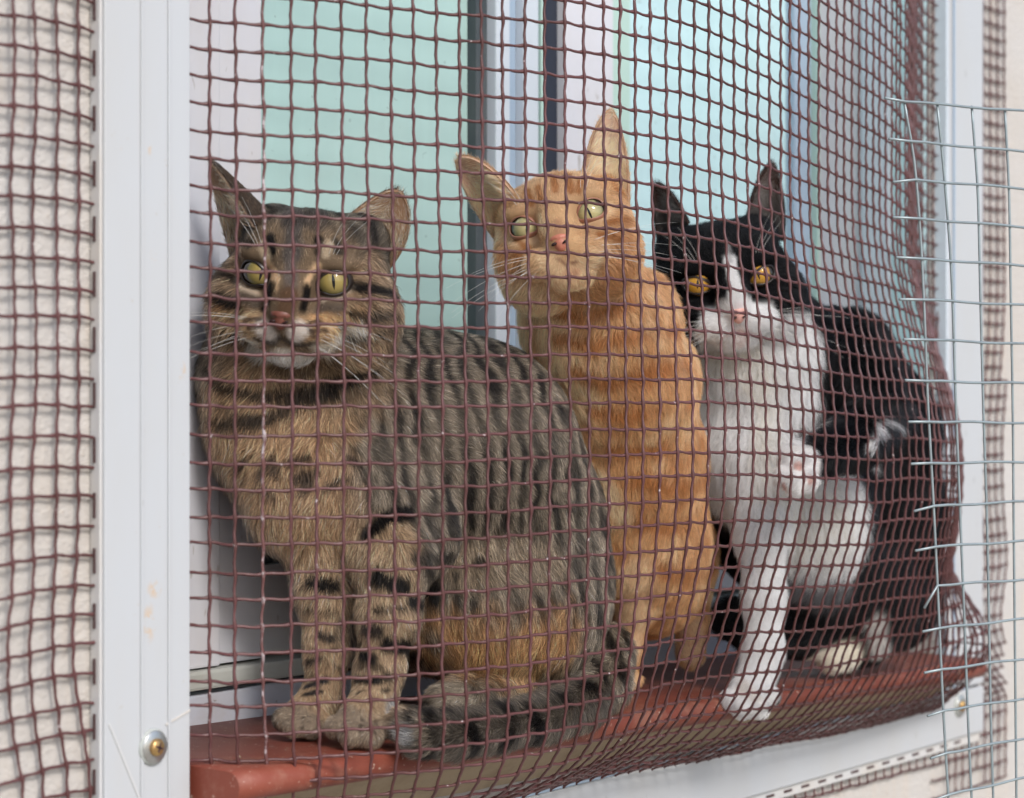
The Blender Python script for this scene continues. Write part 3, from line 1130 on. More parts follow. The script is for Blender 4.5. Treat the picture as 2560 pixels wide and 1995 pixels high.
    def coat(self, P, seed=1):
        """colour of the coat at points P (camera space)"""
        C = np.tile(self.base, (len(P), 1))
        jit = noise3(P, 0.006, seed) * 0.5 + noise3(P, 0.016, seed + 1) * 0.5
        if self.pattern is not None:
            C = self.pattern(P, C, jit)
        for col, w, pts, soft, mode in self.strokes3d:
            d = np.full(len(P), 9.0)
            A = pts[:-1] if len(pts) > 1 else pts
            B = pts[1:] if len(pts) > 1 else pts
            lo, hi = pts.min(0) - w * 2 - 0.01, pts.max(0) + w * 2 + 0.01
            sel = np.where(np.all((P > lo) & (P < hi), axis=1))[0]
            if not len(sel):
                continue
            q = P[sel]
            dd = np.full(len(sel), 9.0)
            for a, b in zip(A, B):
                ab = b - a
                t = np.clip(((q - a) @ ab) / (ab @ ab + 1e-12), 0, 1)
                dd = np.minimum(dd, np.linalg.norm(q - a - t[:, None] * ab, axis=1))
            soft = soft * self.crisp
            x = dd / w + jit[sel] * soft * 0.9
            al = np.clip((1 + soft - x) / (2 * soft), 0, 1)
            al = al * al * (3 - 2 * al) * mode
            C[sel] = C[sel] * (1 - al[:, None]) + col * al[:, None]
        return C

    def build(self, label, nh, base, pattern=None, agouti=0.25, seed=5, hair_r=0.00013, whisk=True, nose=None, eye=None, lid=M_LID, tipdark=0.0, clump=0.35, tipl=1.0, pepper=0.0):
        rng = np.random.default_rng(seed)
        self.base, self.pattern = np.array(base, float), pattern
        V, Q = self.S.polygonise()
        self.bvh = BVHTree.FromPolygons([tuple(v) for v in V], [tuple(q) for q in Q.tolist()])
        self.strokes3d = []
        for col, w, pts, soft, mode in self.paint:
            p3 = np.array([self.surf(x, y) for x, y in pts])
            self.strokes3d.append((col, w / FPX * p3[:, 2].mean(), p3, soft, mode))
        col = self.coat(V) * 0.9
        kind = np.zeros(len(V))                     # 0 body, 1 ear inside, 2 ear back
        earcol = np.zeros((len(V), 3))
        eardir = np.zeros((len(V), 3))
        eart = np.zeros(len(V))
        polys = [tuple(q) for q in Q.tolist()]
        for (A, B, T, cup, bul, inn, back, tipr, tuft, rim, rootc) in self.ears:
            ns, ntt = 13, 16
            ax = T - (A + B) / 2
            side = (B - A)
            wdt = np.linalg.norm(side)
            grid = np.zeros((ntt, ns, 3))
            for it in range(ntt):
                t = it / (ntt - 1)
                tt = t ** 0.9
                shrink = (1 - tt) ** 0.85 * (1 - tipr) + tipr * math.sqrt(max(0.0, 1 - tt ** 3))
                for js in range(ns):
                    s = js / (ns - 1) * 2 - 1
                    bl = (bul[1] if s > 0 else bul[0]) * math.sin(math.pi * min(1, tt * 0.9)) * wdt
                    cen = (A + B) / 2 + ax * (tt * 1.0)
                    grid[it, js] = cen + side / 2 * s * shrink + side / wdt * bl * (1 if s > 0 else -1) * abs(s) + cup * (1 - s * s) * (1 - tt * 0.9) * (1.0)
                grid[it] += -ax * 0.30 * (1 - t) ** 1.5      # sink the root into the skull
            gu = np.gradient(grid, axis=1)
            gv = np.gradient(grid, axis=0)
            nn = np.cross(gu, gv)
            nn /= np.linalg.norm(nn, axis=-1)[..., None] + 1e-12
            mid = nn[ntt // 2, ns // 2]
            if mid @ cup > 0:
                nn = -nn                               # nn now points out of the cup (ear inside)
            th = 0.0011
            fr = grid + nn * th
            bk = grid - nn * th
            o = len(V)
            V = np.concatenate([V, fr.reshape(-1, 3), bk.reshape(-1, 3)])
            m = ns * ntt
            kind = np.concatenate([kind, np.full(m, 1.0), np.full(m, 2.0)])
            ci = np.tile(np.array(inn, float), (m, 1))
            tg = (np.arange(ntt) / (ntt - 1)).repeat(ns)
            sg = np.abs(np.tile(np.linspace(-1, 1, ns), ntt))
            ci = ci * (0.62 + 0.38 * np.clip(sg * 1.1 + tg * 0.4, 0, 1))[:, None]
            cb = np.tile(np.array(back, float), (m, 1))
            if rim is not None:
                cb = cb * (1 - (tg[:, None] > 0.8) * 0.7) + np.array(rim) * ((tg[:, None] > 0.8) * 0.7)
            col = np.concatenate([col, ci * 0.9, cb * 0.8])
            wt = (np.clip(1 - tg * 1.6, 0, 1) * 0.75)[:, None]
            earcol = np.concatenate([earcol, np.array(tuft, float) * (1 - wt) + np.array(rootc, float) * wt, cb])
            eart = np.concatenate([eart, tg, tg])
            e = ax / np.linalg.norm(ax)
            inward = np.stack([e * 0.75 + (-side / wdt) * np.sign(s) * 0.55 for s in np.tile(np.linspace(-1, 1, ns), ntt)])
            eardir = np.concatenate([eardir, inward, np.tile(e, (m, 1))])

            def vid(side_, it, js):
                return o + side_ * m + it * ns + js
            flip = np.dot(np.cross(grid[1, 1] - grid[1, 0], grid[2, 0] - grid[1, 0]), nn[1, 0]) < 0
            for it in range(ntt - 1):
                for js in range(ns - 1):
                    a_ = (vid(0, it, js), vid(0, it, js + 1), vid(0, it + 1, js + 1), vid(0, it + 1, js))
                    b_ = (vid(1, it, js), vid(1, it + 1, js), vid(1, it + 1, js + 1), vid(1, it, js + 1))
                    polys += [a_[::-1], b_[::-1]] if flip else [a_, b_]
            rim_ids = [(it, 0) for it in range(ntt)] + [(ntt - 1, js) for js in range(ns)] + [(it, ns - 1) for it in range(ntt - 1, -1, -1)]
            for (a1, b1) in zip(rim_ids, rim_ids[1:]):
                if a1 == b1:
                    continue
                qd = (vid(0, *a1), vid(1, *a1), vid(1, *b1), vid(0, *b1))
                polys.append(qd[::-1] if flip else qd)
        # body mesh
        W = cam2w(V)
        base_pt = W[W[:, 2].argmin()]
        root_loc = Vector((W[:, 0].mean(), W[:, 1].mean(), W[:, 2].min()))
        me = bpy.data.meshes.new(self.name)
        me.from_pydata([tuple(v) for v in (W - np.array(root_loc))], [], polys)
        me.polygons.foreach_set('use_smooth', [True] * len(me.polygons))
        me.materials.append(M_SKIN)
        ca = me.attributes.new('col', 'FLOAT_COLOR', 'POINT')
        ca.data.foreach_set('color', np.concatenate([col, np.ones((len(col), 1))], 1).astype(np.float32).ravel())
        me.update()
        ob = bpy.data.objects.new(self.name, me)
        ob.location = root_loc
        link(ob)
        tag(ob, label, 'cat')
        self.ob = ob
        # ---- hair roots
        tris = []
        for p in polys:
            tris.append((p[0], p[1], p[2]))
            if len(p) == 4:
                tris.append((p[0], p[2], p[3]))
        tris = np.array(tris)
        v0, v1, v2 = V[tris[:, 0]], V[tris[:, 1]], V[tris[:, 2]]
        cr = np.cross(v1 - v0, v2 - v0)
        area = np.linalg.norm(cr, axis=1) / 2
        vn = np.zeros_like(V)
        for c in range(3):
            np.add.at(vn, tris[:, c], cr)
        vn /= np.linalg.norm(vn, axis=1)[:, None] + 1e-15
        cen = (v0 + v1 + v2) / 3
        fn = cr / (2 * area[:, None] + 1e-15)
        # hint field
        HP, HD, HL, HF = [], [], [], []
        for kd, x, y, dx, dy, ln, lift in self.hints:
            if kd == 'px':
                HP.append(self.surf(x, y))
                HD.append(np.array([dx, -dy, 0.0]) / math.hypot(dx, dy))
            else:
                c = self.hp((x, y, 7.0))
                dr = -(self.R @ np.array([0, 0, 1.0]))
                h = self.bvh.ray_cast(Vector(c), Vector(dr))
                HP.append(np.array(h[0]) if h[0] is not None else self.hp((x, y, 1.5)))
                d = self.R @ np.array([dx, dy, 0.0])
                HD.append(d / np.linalg.norm(d))
                ln = ln * self.sc
            HL.append(ln)
            HF.append(lift)
        HP, HD, HL, HF = map(np.array, (HP, HD, HL, HF))

        def field(P):
            D = np.zeros((len(P), 3))
            Lh = np.zeros(len(P))
            Lf = np.zeros(len(P))
            ws = np.zeros(len(P))
            for hp_, hd_, hl_, hf_ in zip(HP, HD, HL, HF):
                w = 1.0 / (np.sum((P - hp_) ** 2, axis=1) + 0.00004) ** 2
                D += w[:, None] * hd_
                Lh += w * hl_
                Lf += w * hf_
                ws += w
            return D, Lh / ws * 0.01, Lf / ws

        _, Lt, _ = field(cen)
        dens = area * (np.clip(Lt, 0.002, 0.03) / 0.01) ** -0.75
        away = fn @ np.array([0, 0, 1.0])
        dens *= np.where(away > 0.35, 0.25, 1.0)
        kt = kind[tris].max(1)
        te = eart[tris].mean(1)
        dens = np.where(kt == 1, area * (0.35 + 2.4 * np.clip(1 - te * 1.5, 0, 1)), dens)
        dens = np.where(kt == 2, area * 2.0 * np.where(away > 0.35, 0.4, 1), dens)
        pk = rng.choice(len(tris), size=nh, p=dens / dens.sum())
        u, v = rng.random(nh), rng.random(nh)
        sw = u + v > 1
        u[sw], v[sw] = 1 - u[sw], 1 - v[sw]
        w_ = 1 - u - v
        bc = np.stack([w_, u, v], 1)
        rt = (V[tris[pk]] * bc[:, :, None]).sum(1)
        nr = (vn[tris[pk]] * bc[:, :, None]).sum(1)
        nr /= np.linalg.norm(nr, axis=1)[:, None] + 1e-12
        kk = kt[pk]
        D, L, lift = field(rt)
        em = kk > 0
        edir = (eardir[tris[pk]] * bc[:, :, None]).sum(1)
        D[em] = edir[em]
        th_ = (eart[tris[pk]] * bc).sum(1)
        L[em] = np.where(kk[em] == 1, 0.0065 + 0.0085 * np.clip(1 - th_[em] * 1.4, 0, 1), 0.0042)
        lift[em] = np.where(kk[em] == 1, 0.38 + 0.30 * np.clip(1 - th_[em] * 1.4, 0, 1), 0.25)
        keep = np.ones(nh, bool)
        # no fur on the eyes and the nose leather
        for s, (c, Rl) in self.eye_axes.items():
            q = (rt - self.hp(c)) @ (self.R @ Rl) / (self.sc * 0.01)
            keep &= ~((np.abs(q[:, 2] - 0.8) < 1.5) & (((q[:, 0] / (0.90 * self.ew)) ** 2 + (q[:, 1] / (0.72 * self.eh)) ** 2) < 1.0) & (q[:, 2] > 0))
            near = (np.hypot(q[:, 0], q[:, 1]) < 1.9) & (q[:, 2] > -0.5) & (np.abs(q).max(1) < 3)
            # comb the short hair round the eye outwards
            rad = (self.R @ Rl) @ np.stack([q[:, 0], q[:, 1], np.zeros(nh)], 0)
            rad = rad.T / (np.hypot(q[:, 0], q[:, 1])[:, None] + 1e-9)
            wgt = np.clip(1.9 - np.hypot(q[:, 0], q[:, 1]), 0, 0.7)[:, None] * near[:, None]
            D = D / (np.linalg.norm(D, axis=1)[:, None] + 1e-12) + rad * wgt * 1.4
            L = np.where(near, L * np.clip(0.35 + 0.6 * (np.hypot(q[:, 0], q[:, 1]) - 0.9), 0.35, 1), L)
        qn = (rt - self.hp((0, -2.05, 4.55))) @ self.R / (self.sc * 0.01)
        keep &= ~((np.abs(qn[:, 0]) < 0.66) & (np.abs(qn[:, 1]) < 0.50) & (np.abs(qn[:, 2]) < 1.0))
        rt, nr, D, L, lift, kk, pk, bc = (a[keep] for a in (rt, nr, D, L, lift, kk, pk, bc))
        n = len(rt)
        Tn = D - (D * nr).sum(1)[:, None] * nr
        Tn /= np.linalg.norm(Tn, axis=1)[:, None] + 1e-12
        # wander of the lie of the coat
        bt = np.cross(nr, Tn)
        wob = noise3(rt, 0.010, seed + 7) * 0.60 + rng.normal(size=n) * 0.30
        Tn = Tn + bt * wob[:, None]
        Tn /= np.linalg.norm(Tn, axis=1)[:, None]
        L = L * (0.72 + 0.5 * rng.random(n)) * (1 + 0.15 * noise3(rt, 0.012, seed + 3))
        long_ = rng.random(n) < 0.03
        L[long_] *= 1.35
        lift = np.clip(lift + rng.normal(size=n) * 0.10, 0.08, 0.9)
        K = 5
        ss = np.linspace(0, 1, K)
        pts = np.zeros((n, K, 3))
        for k, s in enumerate(ss):
            up_ = lift * (s - 0.35 * s * s)
            al = (1 - 0.5 * lift) * (0.55 * s + 0.45 * s * s)
            pts[:, k] = rt - nr * 0.0006 + L[:, None] * (nr * up_[:, None] + Tn * al[:, None])
        # locks: hairs lean towards a neighbour
        nc = max(10, n // 9)
        cidx = rng.choice(n, nc, replace=False)
        kd = KDTree(nc)
        tp = rt + Tn * 0.3 * L[:, None]
        for i, c in enumerate(cidx):
            kd.insert(tp[c], i)
        kd.balance()
        near = np.array([kd.find(p)[1] for p in tp])
        tgt = pts[cidx[near], -1]
        ok = (np.linalg.norm(tgt - pts[:, -1], axis=1) < 0.9 * L) & (kk == 0)
        amt = clump * ok * (0.5 + 0.8 * rng.random(n))
        for k, s in enumerate(ss):
            pts[:, k] += (tgt - pts[:, -1]) * (amt * s * s)[:, None] * (0.999 if k < K - 1 else 1)
        # colours
        C = self.coat(rt + Tn * (L * (1 - 0.5 * lift) * 0.5)[:, None])
        ec = (earcol[tris[pk]] * bc[:, :, None]).sum(1)
        e2 = kk > 0
        C[e2] = ec[e2]
        lock = rng.normal(size=nc)[near]
        br = np.exp(rng.normal(size=n) * agouti + lock * agouti * 0.40)
        if pepper:
            rp = rng.random(n)
            br = br * np.where(rp < pepper, 0.36, 1.0) * np.where(rp > 1 - pepper * 0.6, 1.75, 1.0)
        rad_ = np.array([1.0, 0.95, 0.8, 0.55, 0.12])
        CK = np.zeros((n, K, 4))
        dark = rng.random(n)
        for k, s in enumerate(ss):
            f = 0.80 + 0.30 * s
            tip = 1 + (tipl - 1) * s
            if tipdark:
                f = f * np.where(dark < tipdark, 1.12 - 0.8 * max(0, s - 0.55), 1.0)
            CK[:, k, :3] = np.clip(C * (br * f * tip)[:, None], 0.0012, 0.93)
        CK[:, :, 3] = 1
        hr = hair_r * (0.75 + 0.5 * rng.random(n)) * np.clip(L / 0.010, 0.6, 1.1)
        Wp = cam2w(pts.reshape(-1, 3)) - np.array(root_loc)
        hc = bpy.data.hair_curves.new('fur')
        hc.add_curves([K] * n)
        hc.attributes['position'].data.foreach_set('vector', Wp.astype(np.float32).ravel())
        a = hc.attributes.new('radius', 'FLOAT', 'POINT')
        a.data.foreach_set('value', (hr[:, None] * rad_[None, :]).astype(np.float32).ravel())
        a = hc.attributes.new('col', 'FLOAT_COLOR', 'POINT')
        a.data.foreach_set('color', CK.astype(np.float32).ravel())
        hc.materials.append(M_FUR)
        fo = bpy.data.objects.new('fur', hc)
        fo.parent = ob
        COL.objects.link(fo)
        fo['kind'] = 'stuff'
        # ---- eyes
        for s, (c, Rl) in self.eye_axes.items():
            ec_ = self.hp(c)
            cw = cam2w(ec_)
            upw = RV * (self.R @ Rl)[0, 1] + UV * (self.R @ Rl)[1, 1] + DV * (self.R @ Rl)[2, 1]
            gaze = CAM - cw
            gaze = gaze / np.linalg.norm(gaze) + RV * eye.get('gx', 0) + UV * eye.get('gy', 0)
            r = 0.0107 * self.sc
            bm = bmesh.new()
            bmesh.ops.create_uvsphere(bm, u_segments=32, v_segments=20, radius=r)
            for vv in bm.verts:                        # corneal bulge
                q = vv.co.normalized()
                if q.z > 0.6:
                    vv.co *= 1 + 0.05 * ((q.z - 0.6) / 0.4) ** 1.3
            eo = bm_obj('eye', bm, eye['mat'], None, True)
            eo.matrix_world = look_matrix(cw - np.array(root_loc), gaze, upw)
            eo.parent = ob
            # lids: an almond rim lying on the eyeball
            NA = 48
            Vl = []
            for grow, rr_, dz_ in ((0.89, 1.125, 0.0), (0.94, 1.175, 0.0), (1.02, 1.195, 0.0), (1.15, 1.16, -0.05), (1.32, 1.03, -0.14)):
                for a in np.linspace(0, 2 * math.pi, NA, endpoint=False):
                    ca_, sa_ = math.cos(a), math.sin(a)
                    inner = -s * ca_                      # +1 at the corner next to the nose
                    x = 0.90 * ca_ * self.ew
                    y = (0.60 * (1 - 0.20 * max(0.0, inner)) if sa_ > 0 else 0.64) * math.copysign(abs(sa_) ** 0.85, sa_) * self.eh
                    if inner > 0.75:
                        y -= 0.14 * (inner - 0.75) / 0.25
                        x += -s * 0.16 * (inner - 0.75) / 0.25
                    x, y = x * grow, y * grow
                    z = math.sqrt(max(0.04, rr_ ** 2 - x * x - y * y)) + dz_
                    Vl.append(cam2w(self.hp(c + Rl @ np.array([x, y, z]))) - np.array(root_loc))
            Fl = [(i * NA + k, i * NA + (k + 1) % NA, (i + 1) * NA + (k + 1) % NA, (i + 1) * NA + k) for i in range(4) for k in range(NA)]
            mesh_obj('eyelid', Vl, Fl, lid, ob, True)
        # ---- nose leather
        bm = bmesh.new()
        bmesh.ops.create_uvsphere(bm, u_segments=24, v_segments=16, radius=1.0)
        for vv in bm.verts:
            x, y, z = vv.co
            t = (y + 1) / 2
            wd_ = 0.26 + 0.60 * t ** 0.8
            vv.co = Vector((x * wd_, y * 0.60 - 0.1 * abs(x) * (1 - t), z * 0.34 - 0.14 * x * x + (0.10 if y > 0.3 else 0)))
        for vv in bm.verts:
            vv.co = Vector(cam2w(self.hp(np.array(vv.co) + np.array([0, -2.12, 4.52]))) - np.array(root_loc))
        bmesh.ops.recalc_face_normals(bm, faces=bm.faces)
        no = bm_obj('nose', bm, nose, ob, True)
        for s in (-1, 1):
            bm = bmesh.new()
            bmesh.ops.create_uvsphere(bm, u_segments=12, v_segments=8, radius=1.0)
            for vv in bm.verts:
                x, y, z = vv.co
                vv.co = Vector(cam2w(self.hp(np.array([s * (0.36 + x * 0.19 + 0.05 * y), -2.24 + y * 0.10 + s * x * 0.06, 4.84 + z * 0.12]))) - np.array(root_loc))
            mesh_obj_ = bm_obj('nostril', bm, M_NOSTRIL, no, True)
        # ---- whiskers
        wp, wr = [], []
        for s in (-1, 1):
            for k in range(8):
                y0 = -2.45 - 0.22 * (k % 4) + rng.normal() * 0.05
                x0 = s * (1.0 + 0.28 * (k // 4) + rng.random() * 0.15)
                ln = 4.2 + 2.6 * rng.random()
                st = np.array([x0, y0, 4.05 - 0.28 * abs(x0)])
                dr = np.array([s * (0.9 + 0.1 * rng.random()), 0.16 - 0.15 * (k % 4) + rng.normal() * 0.08, 0.25 - 0.2 * rng.random()])
                dr /= np.linalg.norm(dr)
                dn = np.array([0, -1.0, -0.35]) * (0.9 + 0.5 * rng.random())
                wp.append([self.hp(st + dr * ln * t + dn * (t * t)) for t in np.linspace(0, 1, 9)])
            for k in range(3):
                st = np.array([s * (1.9 + 0.2 * k), 1.3 + 0.1 * k, 2.7])
                dr = np.array([s * (0.15 + 0.15 * k), 0.9, 0.35])
                wp.append([self.hp(st + dr * (3.2 - 0.3 * k) * t + np.array([s * 0.8, 0, -0.6]) * t * t) for t in np.linspace(0, 1, 9)])
        wp = np.array(wp)
        hc = bpy.data.hair_curves.new('whiskers')
        hc.add_curves([9] * len(wp))
        hc.attributes['position'].data.foreach_set('vector', (cam2w(wp.reshape(-1, 3)) - np.array(root_loc)).astype(np.float32).ravel())
        a = hc.attributes.new('radius', 'FLOAT', 'POINT')
        a.data.foreach_set('value', np.tile(np.linspace(0.00012, 0.00003, 9), len(wp)).astype(np.float32))
        hc.materials.append(M_WHISK)
        wo = bpy.data.objects.new('whiskers', hc)
        wo.parent = ob
        COL.objects.link(wo)
        return ob

NH_T, NH_O, NH_B = 360000, 190000, 190000

# ------------------------------------------------------------------ the tabby cat
BLK = (0.009, 0.0075, 0.007)
TAN = (0.33, 0.215, 0.125)
GREY = (0.128, 0.104, 0.078)
t = Cat('tabby_cat', (420, 380), (1680, 1990), (1.14, 1.62), 0.0024, 0.984)
t.chain([(745, 770, 1.352, 4.0), (735, 930, 1.37, 4.9), (780, 1120, 1.375, 5.6)], 1.6)
t.ball(640, 960, 1.355, (3.2, 3.4, 3.6), 1.8)
t.ball(850, 960, 1.372, (3.3, 3.4, 3.6), 1.8)
t.ball(655, 1090, 1.35, (3.0, 3.2, 3.4), 1.6)
t.ball(735, 1230, 1.335, (3.0, 3.6, 3.2), 1.6)
t.ball(850, 1200, 1.35, (3.8, 4.4, 4.0), 1.8)
t.ball(940, 1040, 1.395, (4.6, 4.6, 5.0), 1.8)
t.chain([(1040, 1095, 1.415, 6.9), (1140, 1150, 1.44, 7.7), (1225, 1330, 1.47, 7.4), (1260, 1440, 1.465, 6.9)], 2.0)
t.ball(1265, 1490, 1.44, (6.6, 6.4, 6.4), 1.5)
t.ball(1190, 1500, 1.40, (4.6, 5.0, 4.4), 1.5)
t.ball(1030, 1480, 1.42, (4.6, 5.0, 4.4), 1.8)
t.chain([(800, 1340, 1.345, 2.6), (815, 1480, 1.325, 1.55), (818, 1620, 1.308, 1.18), (806, 1740, 1.30, 1.12)], 1.0)
t.chain([(806, 1740, 1.30, 1.12), (765, 1792, 1.285, 1.25)], 0.6)
t.chain([(940, 1260, 1.345, 3.4), (985, 1400, 1.315, 2.1), (972, 1540, 1.297, 1.55), (948, 1680, 1.283, 1.22), (936, 1750, 1.277, 1.18)], 1.2)
t.chain([(936, 1750, 1.277, 1.18), (900, 1808, 1.260, 1.35)], 0.6)
t.ball(1040, 1330, 1.35, (2.6, 3.0, 3.0), 1.4)
for x, y, Z, r in ((712, 1800, 1.277, 0.72), (738, 1818, 1.270, 0.74), (776, 1818, 1.272, 0.74), (800, 1802, 1.282, 0.66)):
    t.ball(x, y, Z, (r, r * 0.95, r * 1.35), 0.22)
for x, y, Z, r in ((845, 1820, 1.253, 0.74), (882, 1840, 1.243, 0.80), (925, 1842, 1.243, 0.78), (958, 1820, 1.252, 0.70)):
    t.ball(x, y, Z, (r, r * 0.95, r * 1.35), 0.20)
t.chain([(1300, 1720, 1.40, 1.5), (1150, 1758, 1.335, 1.25), (1110, 1762, 1.325, 1.2)], 0.8)
t.chain([(1500, 1640, 1.47, 2.2), (1505, 1715, 1.43, 1.55), (1450, 1765, 1.39, 1.30), (1360, 1797, 1.342, 1.22), (1240, 1822, 1.296, 1.20), (1130, 1838, 1.262, 1.18), (1055, 1836, 1.246, 1.10), (1012, 1812, 1.246, 0.9)], 0.7)
t.head((-10.6, 9.3, -7.4, -0.1247, 0.0763, 1.32), 1.06, 1.0, 1.14, 1.0, 1.10)
t.ear((616, 522, 1.300), (560, 606, 1.340), (525, 412, 1.322), (2.5, 0.5, 0.9), (0.04, 0.02), (0.66, 0.46, 0.33), (0.075, 0.050, 0.034), 0.06, (0.90, 0.70, 0.48), (0.03, 0.022, 0.018))
t.ear((838, 562, 1.322), (986, 650, 1.345), (996, 478, 1.330), (-0.15, 0.05, 1.6), (0.02, 0.17), (0.66, 0.40, 0.25), (0.12, 0.08, 0.05), 0.26, (0.90, 0.70, 0.50), (0.03, 0.022, 0.018))
# lie of the coat
t.head_hints(1.0, 1.5)
for a in ((600, 930, -0.5, 0.85, 1.11, 0.4), (720, 960, -0.1, 1, 1.18, 0.4), (880, 930, 0.5, 0.85, 1.04, 0.4), (560, 1050, -0.3, 0.9, 1.33, 0.45), (720, 1080, -0.2, 1, 1.33, 0.4), (620, 1190, -0.4, 0.9, 1.48, 0.5),
          (720, 1250, -0.2, 1, 1.48, 0.45), (720, 1360, -0.1, 1, 1.55, 0.5), (820, 1390, 0.1, 1, 1.41, 0.5), (860, 1200, 0, 1, 1.11, 0.35), (950, 1100, 0.4, 1, 0.7, 0.3), (1000, 900, 0.9, 0.35, 0.7, 0.28),
          (1150, 850, 1, 0.35, 0.7, 0.28), (1350, 960, 0.8, 0.8, 0.7, 0.28), (1150, 1050, 0.75, 0.75, 0.7, 0.28), (1050, 1250, 0.5, 1, 0.7, 0.3), (1300, 1200, 0.6, 0.9, 0.7, 0.28), (1480, 1250, 0.35, 1, 0.7, 0.3),
          (1250, 1400, 0.3, 1, 1.18, 0.35), (1450, 1450, 0, 1, 1.26, 0.4), (1150, 1500, 0.2, 1, 1.04, 0.35), (1200, 1620, -0.1, 1, 1.48, 0.5), (1400, 1600, -0.3, 1, 1.41, 0.45), (1080, 1600, 0.2, 1, 1.33, 0.45),
          (960, 1400, 0.2, 1, 1.1, 0.35), (990, 1520, 0.1, 1, 0.9, 0.32), (950, 1680, -0.05, 1, 0.7, 0.3), (820, 1500, -0.1, 1, 1.0, 0.4), (815, 1620, -0.05, 1, 0.75, 0.32), (800, 1730, -0.2, 1, 0.6, 0.3),
          (740, 1805, -0.5, 0.8, 0.42, 0.3), (890, 1830, -0.3, 0.9, 0.42, 0.3), (945, 1820, 0.2, 0.9, 0.42, 0.3), (1500, 1720, -0.5, 0.8, 1.18, 0.4), (1360, 1790, -1, 0.2, 1.11, 0.42), (1200, 1825, -1, 0.12, 1.11, 0.42),
          (1080, 1835, -1, 0.0, 1.11, 0.42), (1020, 1815, -0.9, -0.3, 1.04, 0.4), (1140, 1760, -0.8, 0.5, 0.7, 0.3)):
    t.hint(*a)
# ground colours
WARM = (0.36, 0.225, 0.125)
t.stroke((0.235, 0.165, 0.105), 200, [(720, 700), (740, 900)], 0.4)
t.stroke((0.34, 0.23, 0.142), 95, [(560, 730), (600, 860)], 0.6, 0.9)
t.stroke((0.34, 0.23, 0.142), 95, [(940, 730), (890, 860)], 0.6, 0.9)
t.stroke((0.30, 0.20, 0.12), 120, [(600, 960), (880, 960)], 0.6, 0.8)
t.stroke((0.445, 0.283, 0.163), 150, [(600, 1080), (720, 1120), (740, 1250)], 0.5)
t.stroke((0.482, 0.313, 0.187), 110, [(740, 1330), (840, 1390)], 0.5)
t.stroke((0.433, 0.295, 0.181), 80, [(815, 1450), (810, 1750)], 0.4)
t.stroke((0.433, 0.301, 0.187), 95, [(960, 1380), (960, 1560), (930, 1750)], 0.4)
t.stroke((0.313, 0.241, 0.175), 75, [(740, 1810), (900, 1830)], 0.4)
t.stroke((0.50, 0.265, 0.115), 78, [(1110, 1610), (1250, 1630), (1380, 1610)], 1.2, 0.9)
t.stroke((0.397, 0.241, 0.120), 60, [(1050, 1680), (1300, 1690)], 0.5)
t.stroke((0.337, 0.253, 0.169), 70, [(1180, 1420), (1350, 1420)], 0.6, 0.6)
t.stroke((0.193, 0.144, 0.102), 30, [(1090, 1600), (1060, 1720)], 0.5)
t.stroke((0.289, 0.241, 0.181), 60, [(1140, 1760)], 0.4)
# forehead and face markings
t.stroke((0.050, 0.040, 0.035), 35, [(735, 555), (725, 520)], 0.5)
t.stroke((0.050, 0.040, 0.035), 30, [(790, 560), (800, 520)], 0.5, 0.8)
t.stroke((0.100, 0.085, 0.075), 26, [(728, 640), (733, 585)], 0.6)
t.stroke(BLK, 14, [(676, 600), (679, 632)], 0.5)
t.stroke(BLK, 12, [(797, 603), (799, 634)], 0.5)
t.stroke((0.050, 0.040, 0.030), 14, [(625, 615), (600, 605), (570, 612)], 0.6)
t.stroke((0.050, 0.040, 0.030), 14, [(838, 612), (848, 630)], 0.6)
t.stroke((0.585, 0.455, 0.312), 12, [(668, 650), (655, 615)], 0.6)
t.stroke((0.585, 0.455, 0.312), 11, [(815, 640), (822, 612)], 0.6)
t.stroke((0.858, 0.572, 0.338), 11, [(668, 662), (690, 700), (688, 722)], 0.5)
t.stroke((0.884, 0.598, 0.351), 11, [(795, 668), (772, 700), (766, 720)], 0.5)
t.stroke((0.160, 0.130, 0.115), 16, [(728, 650), (726, 730)], 0.6)
t.stroke((0.160, 0.095, 0.055), 20, [(722, 745), (715, 785)], 0.6)
t.stroke((0.780, 0.624, 0.468), 9, [(588, 700), (612, 728), (640, 735)], 0.5)
t.stroke((0.806, 0.650, 0.494), 9, [(806, 752), (845, 742), (876, 720)], 0.5)
t.stroke(BLK, 12, [(672, 725), (668, 750), (660, 775)], 0.5, 0.9)
t.stroke(BLK, 12, [(768, 728), (765, 752), (762, 768)], 0.5, 0.9)
t.stroke((0.160, 0.120, 0.090), 16, [(600, 745), (640, 760)], 0.6)
t.stroke((0.160, 0.120, 0.090), 16, [(800, 775), (850, 770)], 0.6)
t.stroke(BLK, 16, [(530, 690), (550, 672), (545, 650)], 0.5, 0.85)
t.stroke(BLK, 15, [(545, 748), (580, 760), (600, 778)], 0.5, 0.85)
t.stroke(BLK, 15, [(905, 725), (940, 730), (975, 742)], 0.5, 0.85)
t.stroke(BLK, 14, [(860, 790), (905, 800), (950, 795)], 0.5, 0.75)
t.stroke((0.650, 0.351, 0.156), 14, [(545, 780), (570, 795)], 0.6, 0.8)
t.stroke((0.650, 0.364, 0.169), 22, [(790, 800), (850, 820), (900, 800)], 0.6)
t.stroke((0.715, 0.416, 0.208), 16, [(610, 800), (650, 810)], 0.6, 0.8)
t.stroke((0.72, 0.62, 0.54), 17, [(662, 812), (672, 835)], 0.5)
t.stroke((0.72, 0.62, 0.54), 17, [(735, 830), (748, 815)], 0.5)
t.stroke((0.62, 0.42, 0.25), 36, [(590, 815), (640, 822)], 0.7, 0.9)
t.stroke((0.64, 0.40, 0.21), 34, [(770, 820), (840, 828), (890, 812)], 0.7, 0.9)
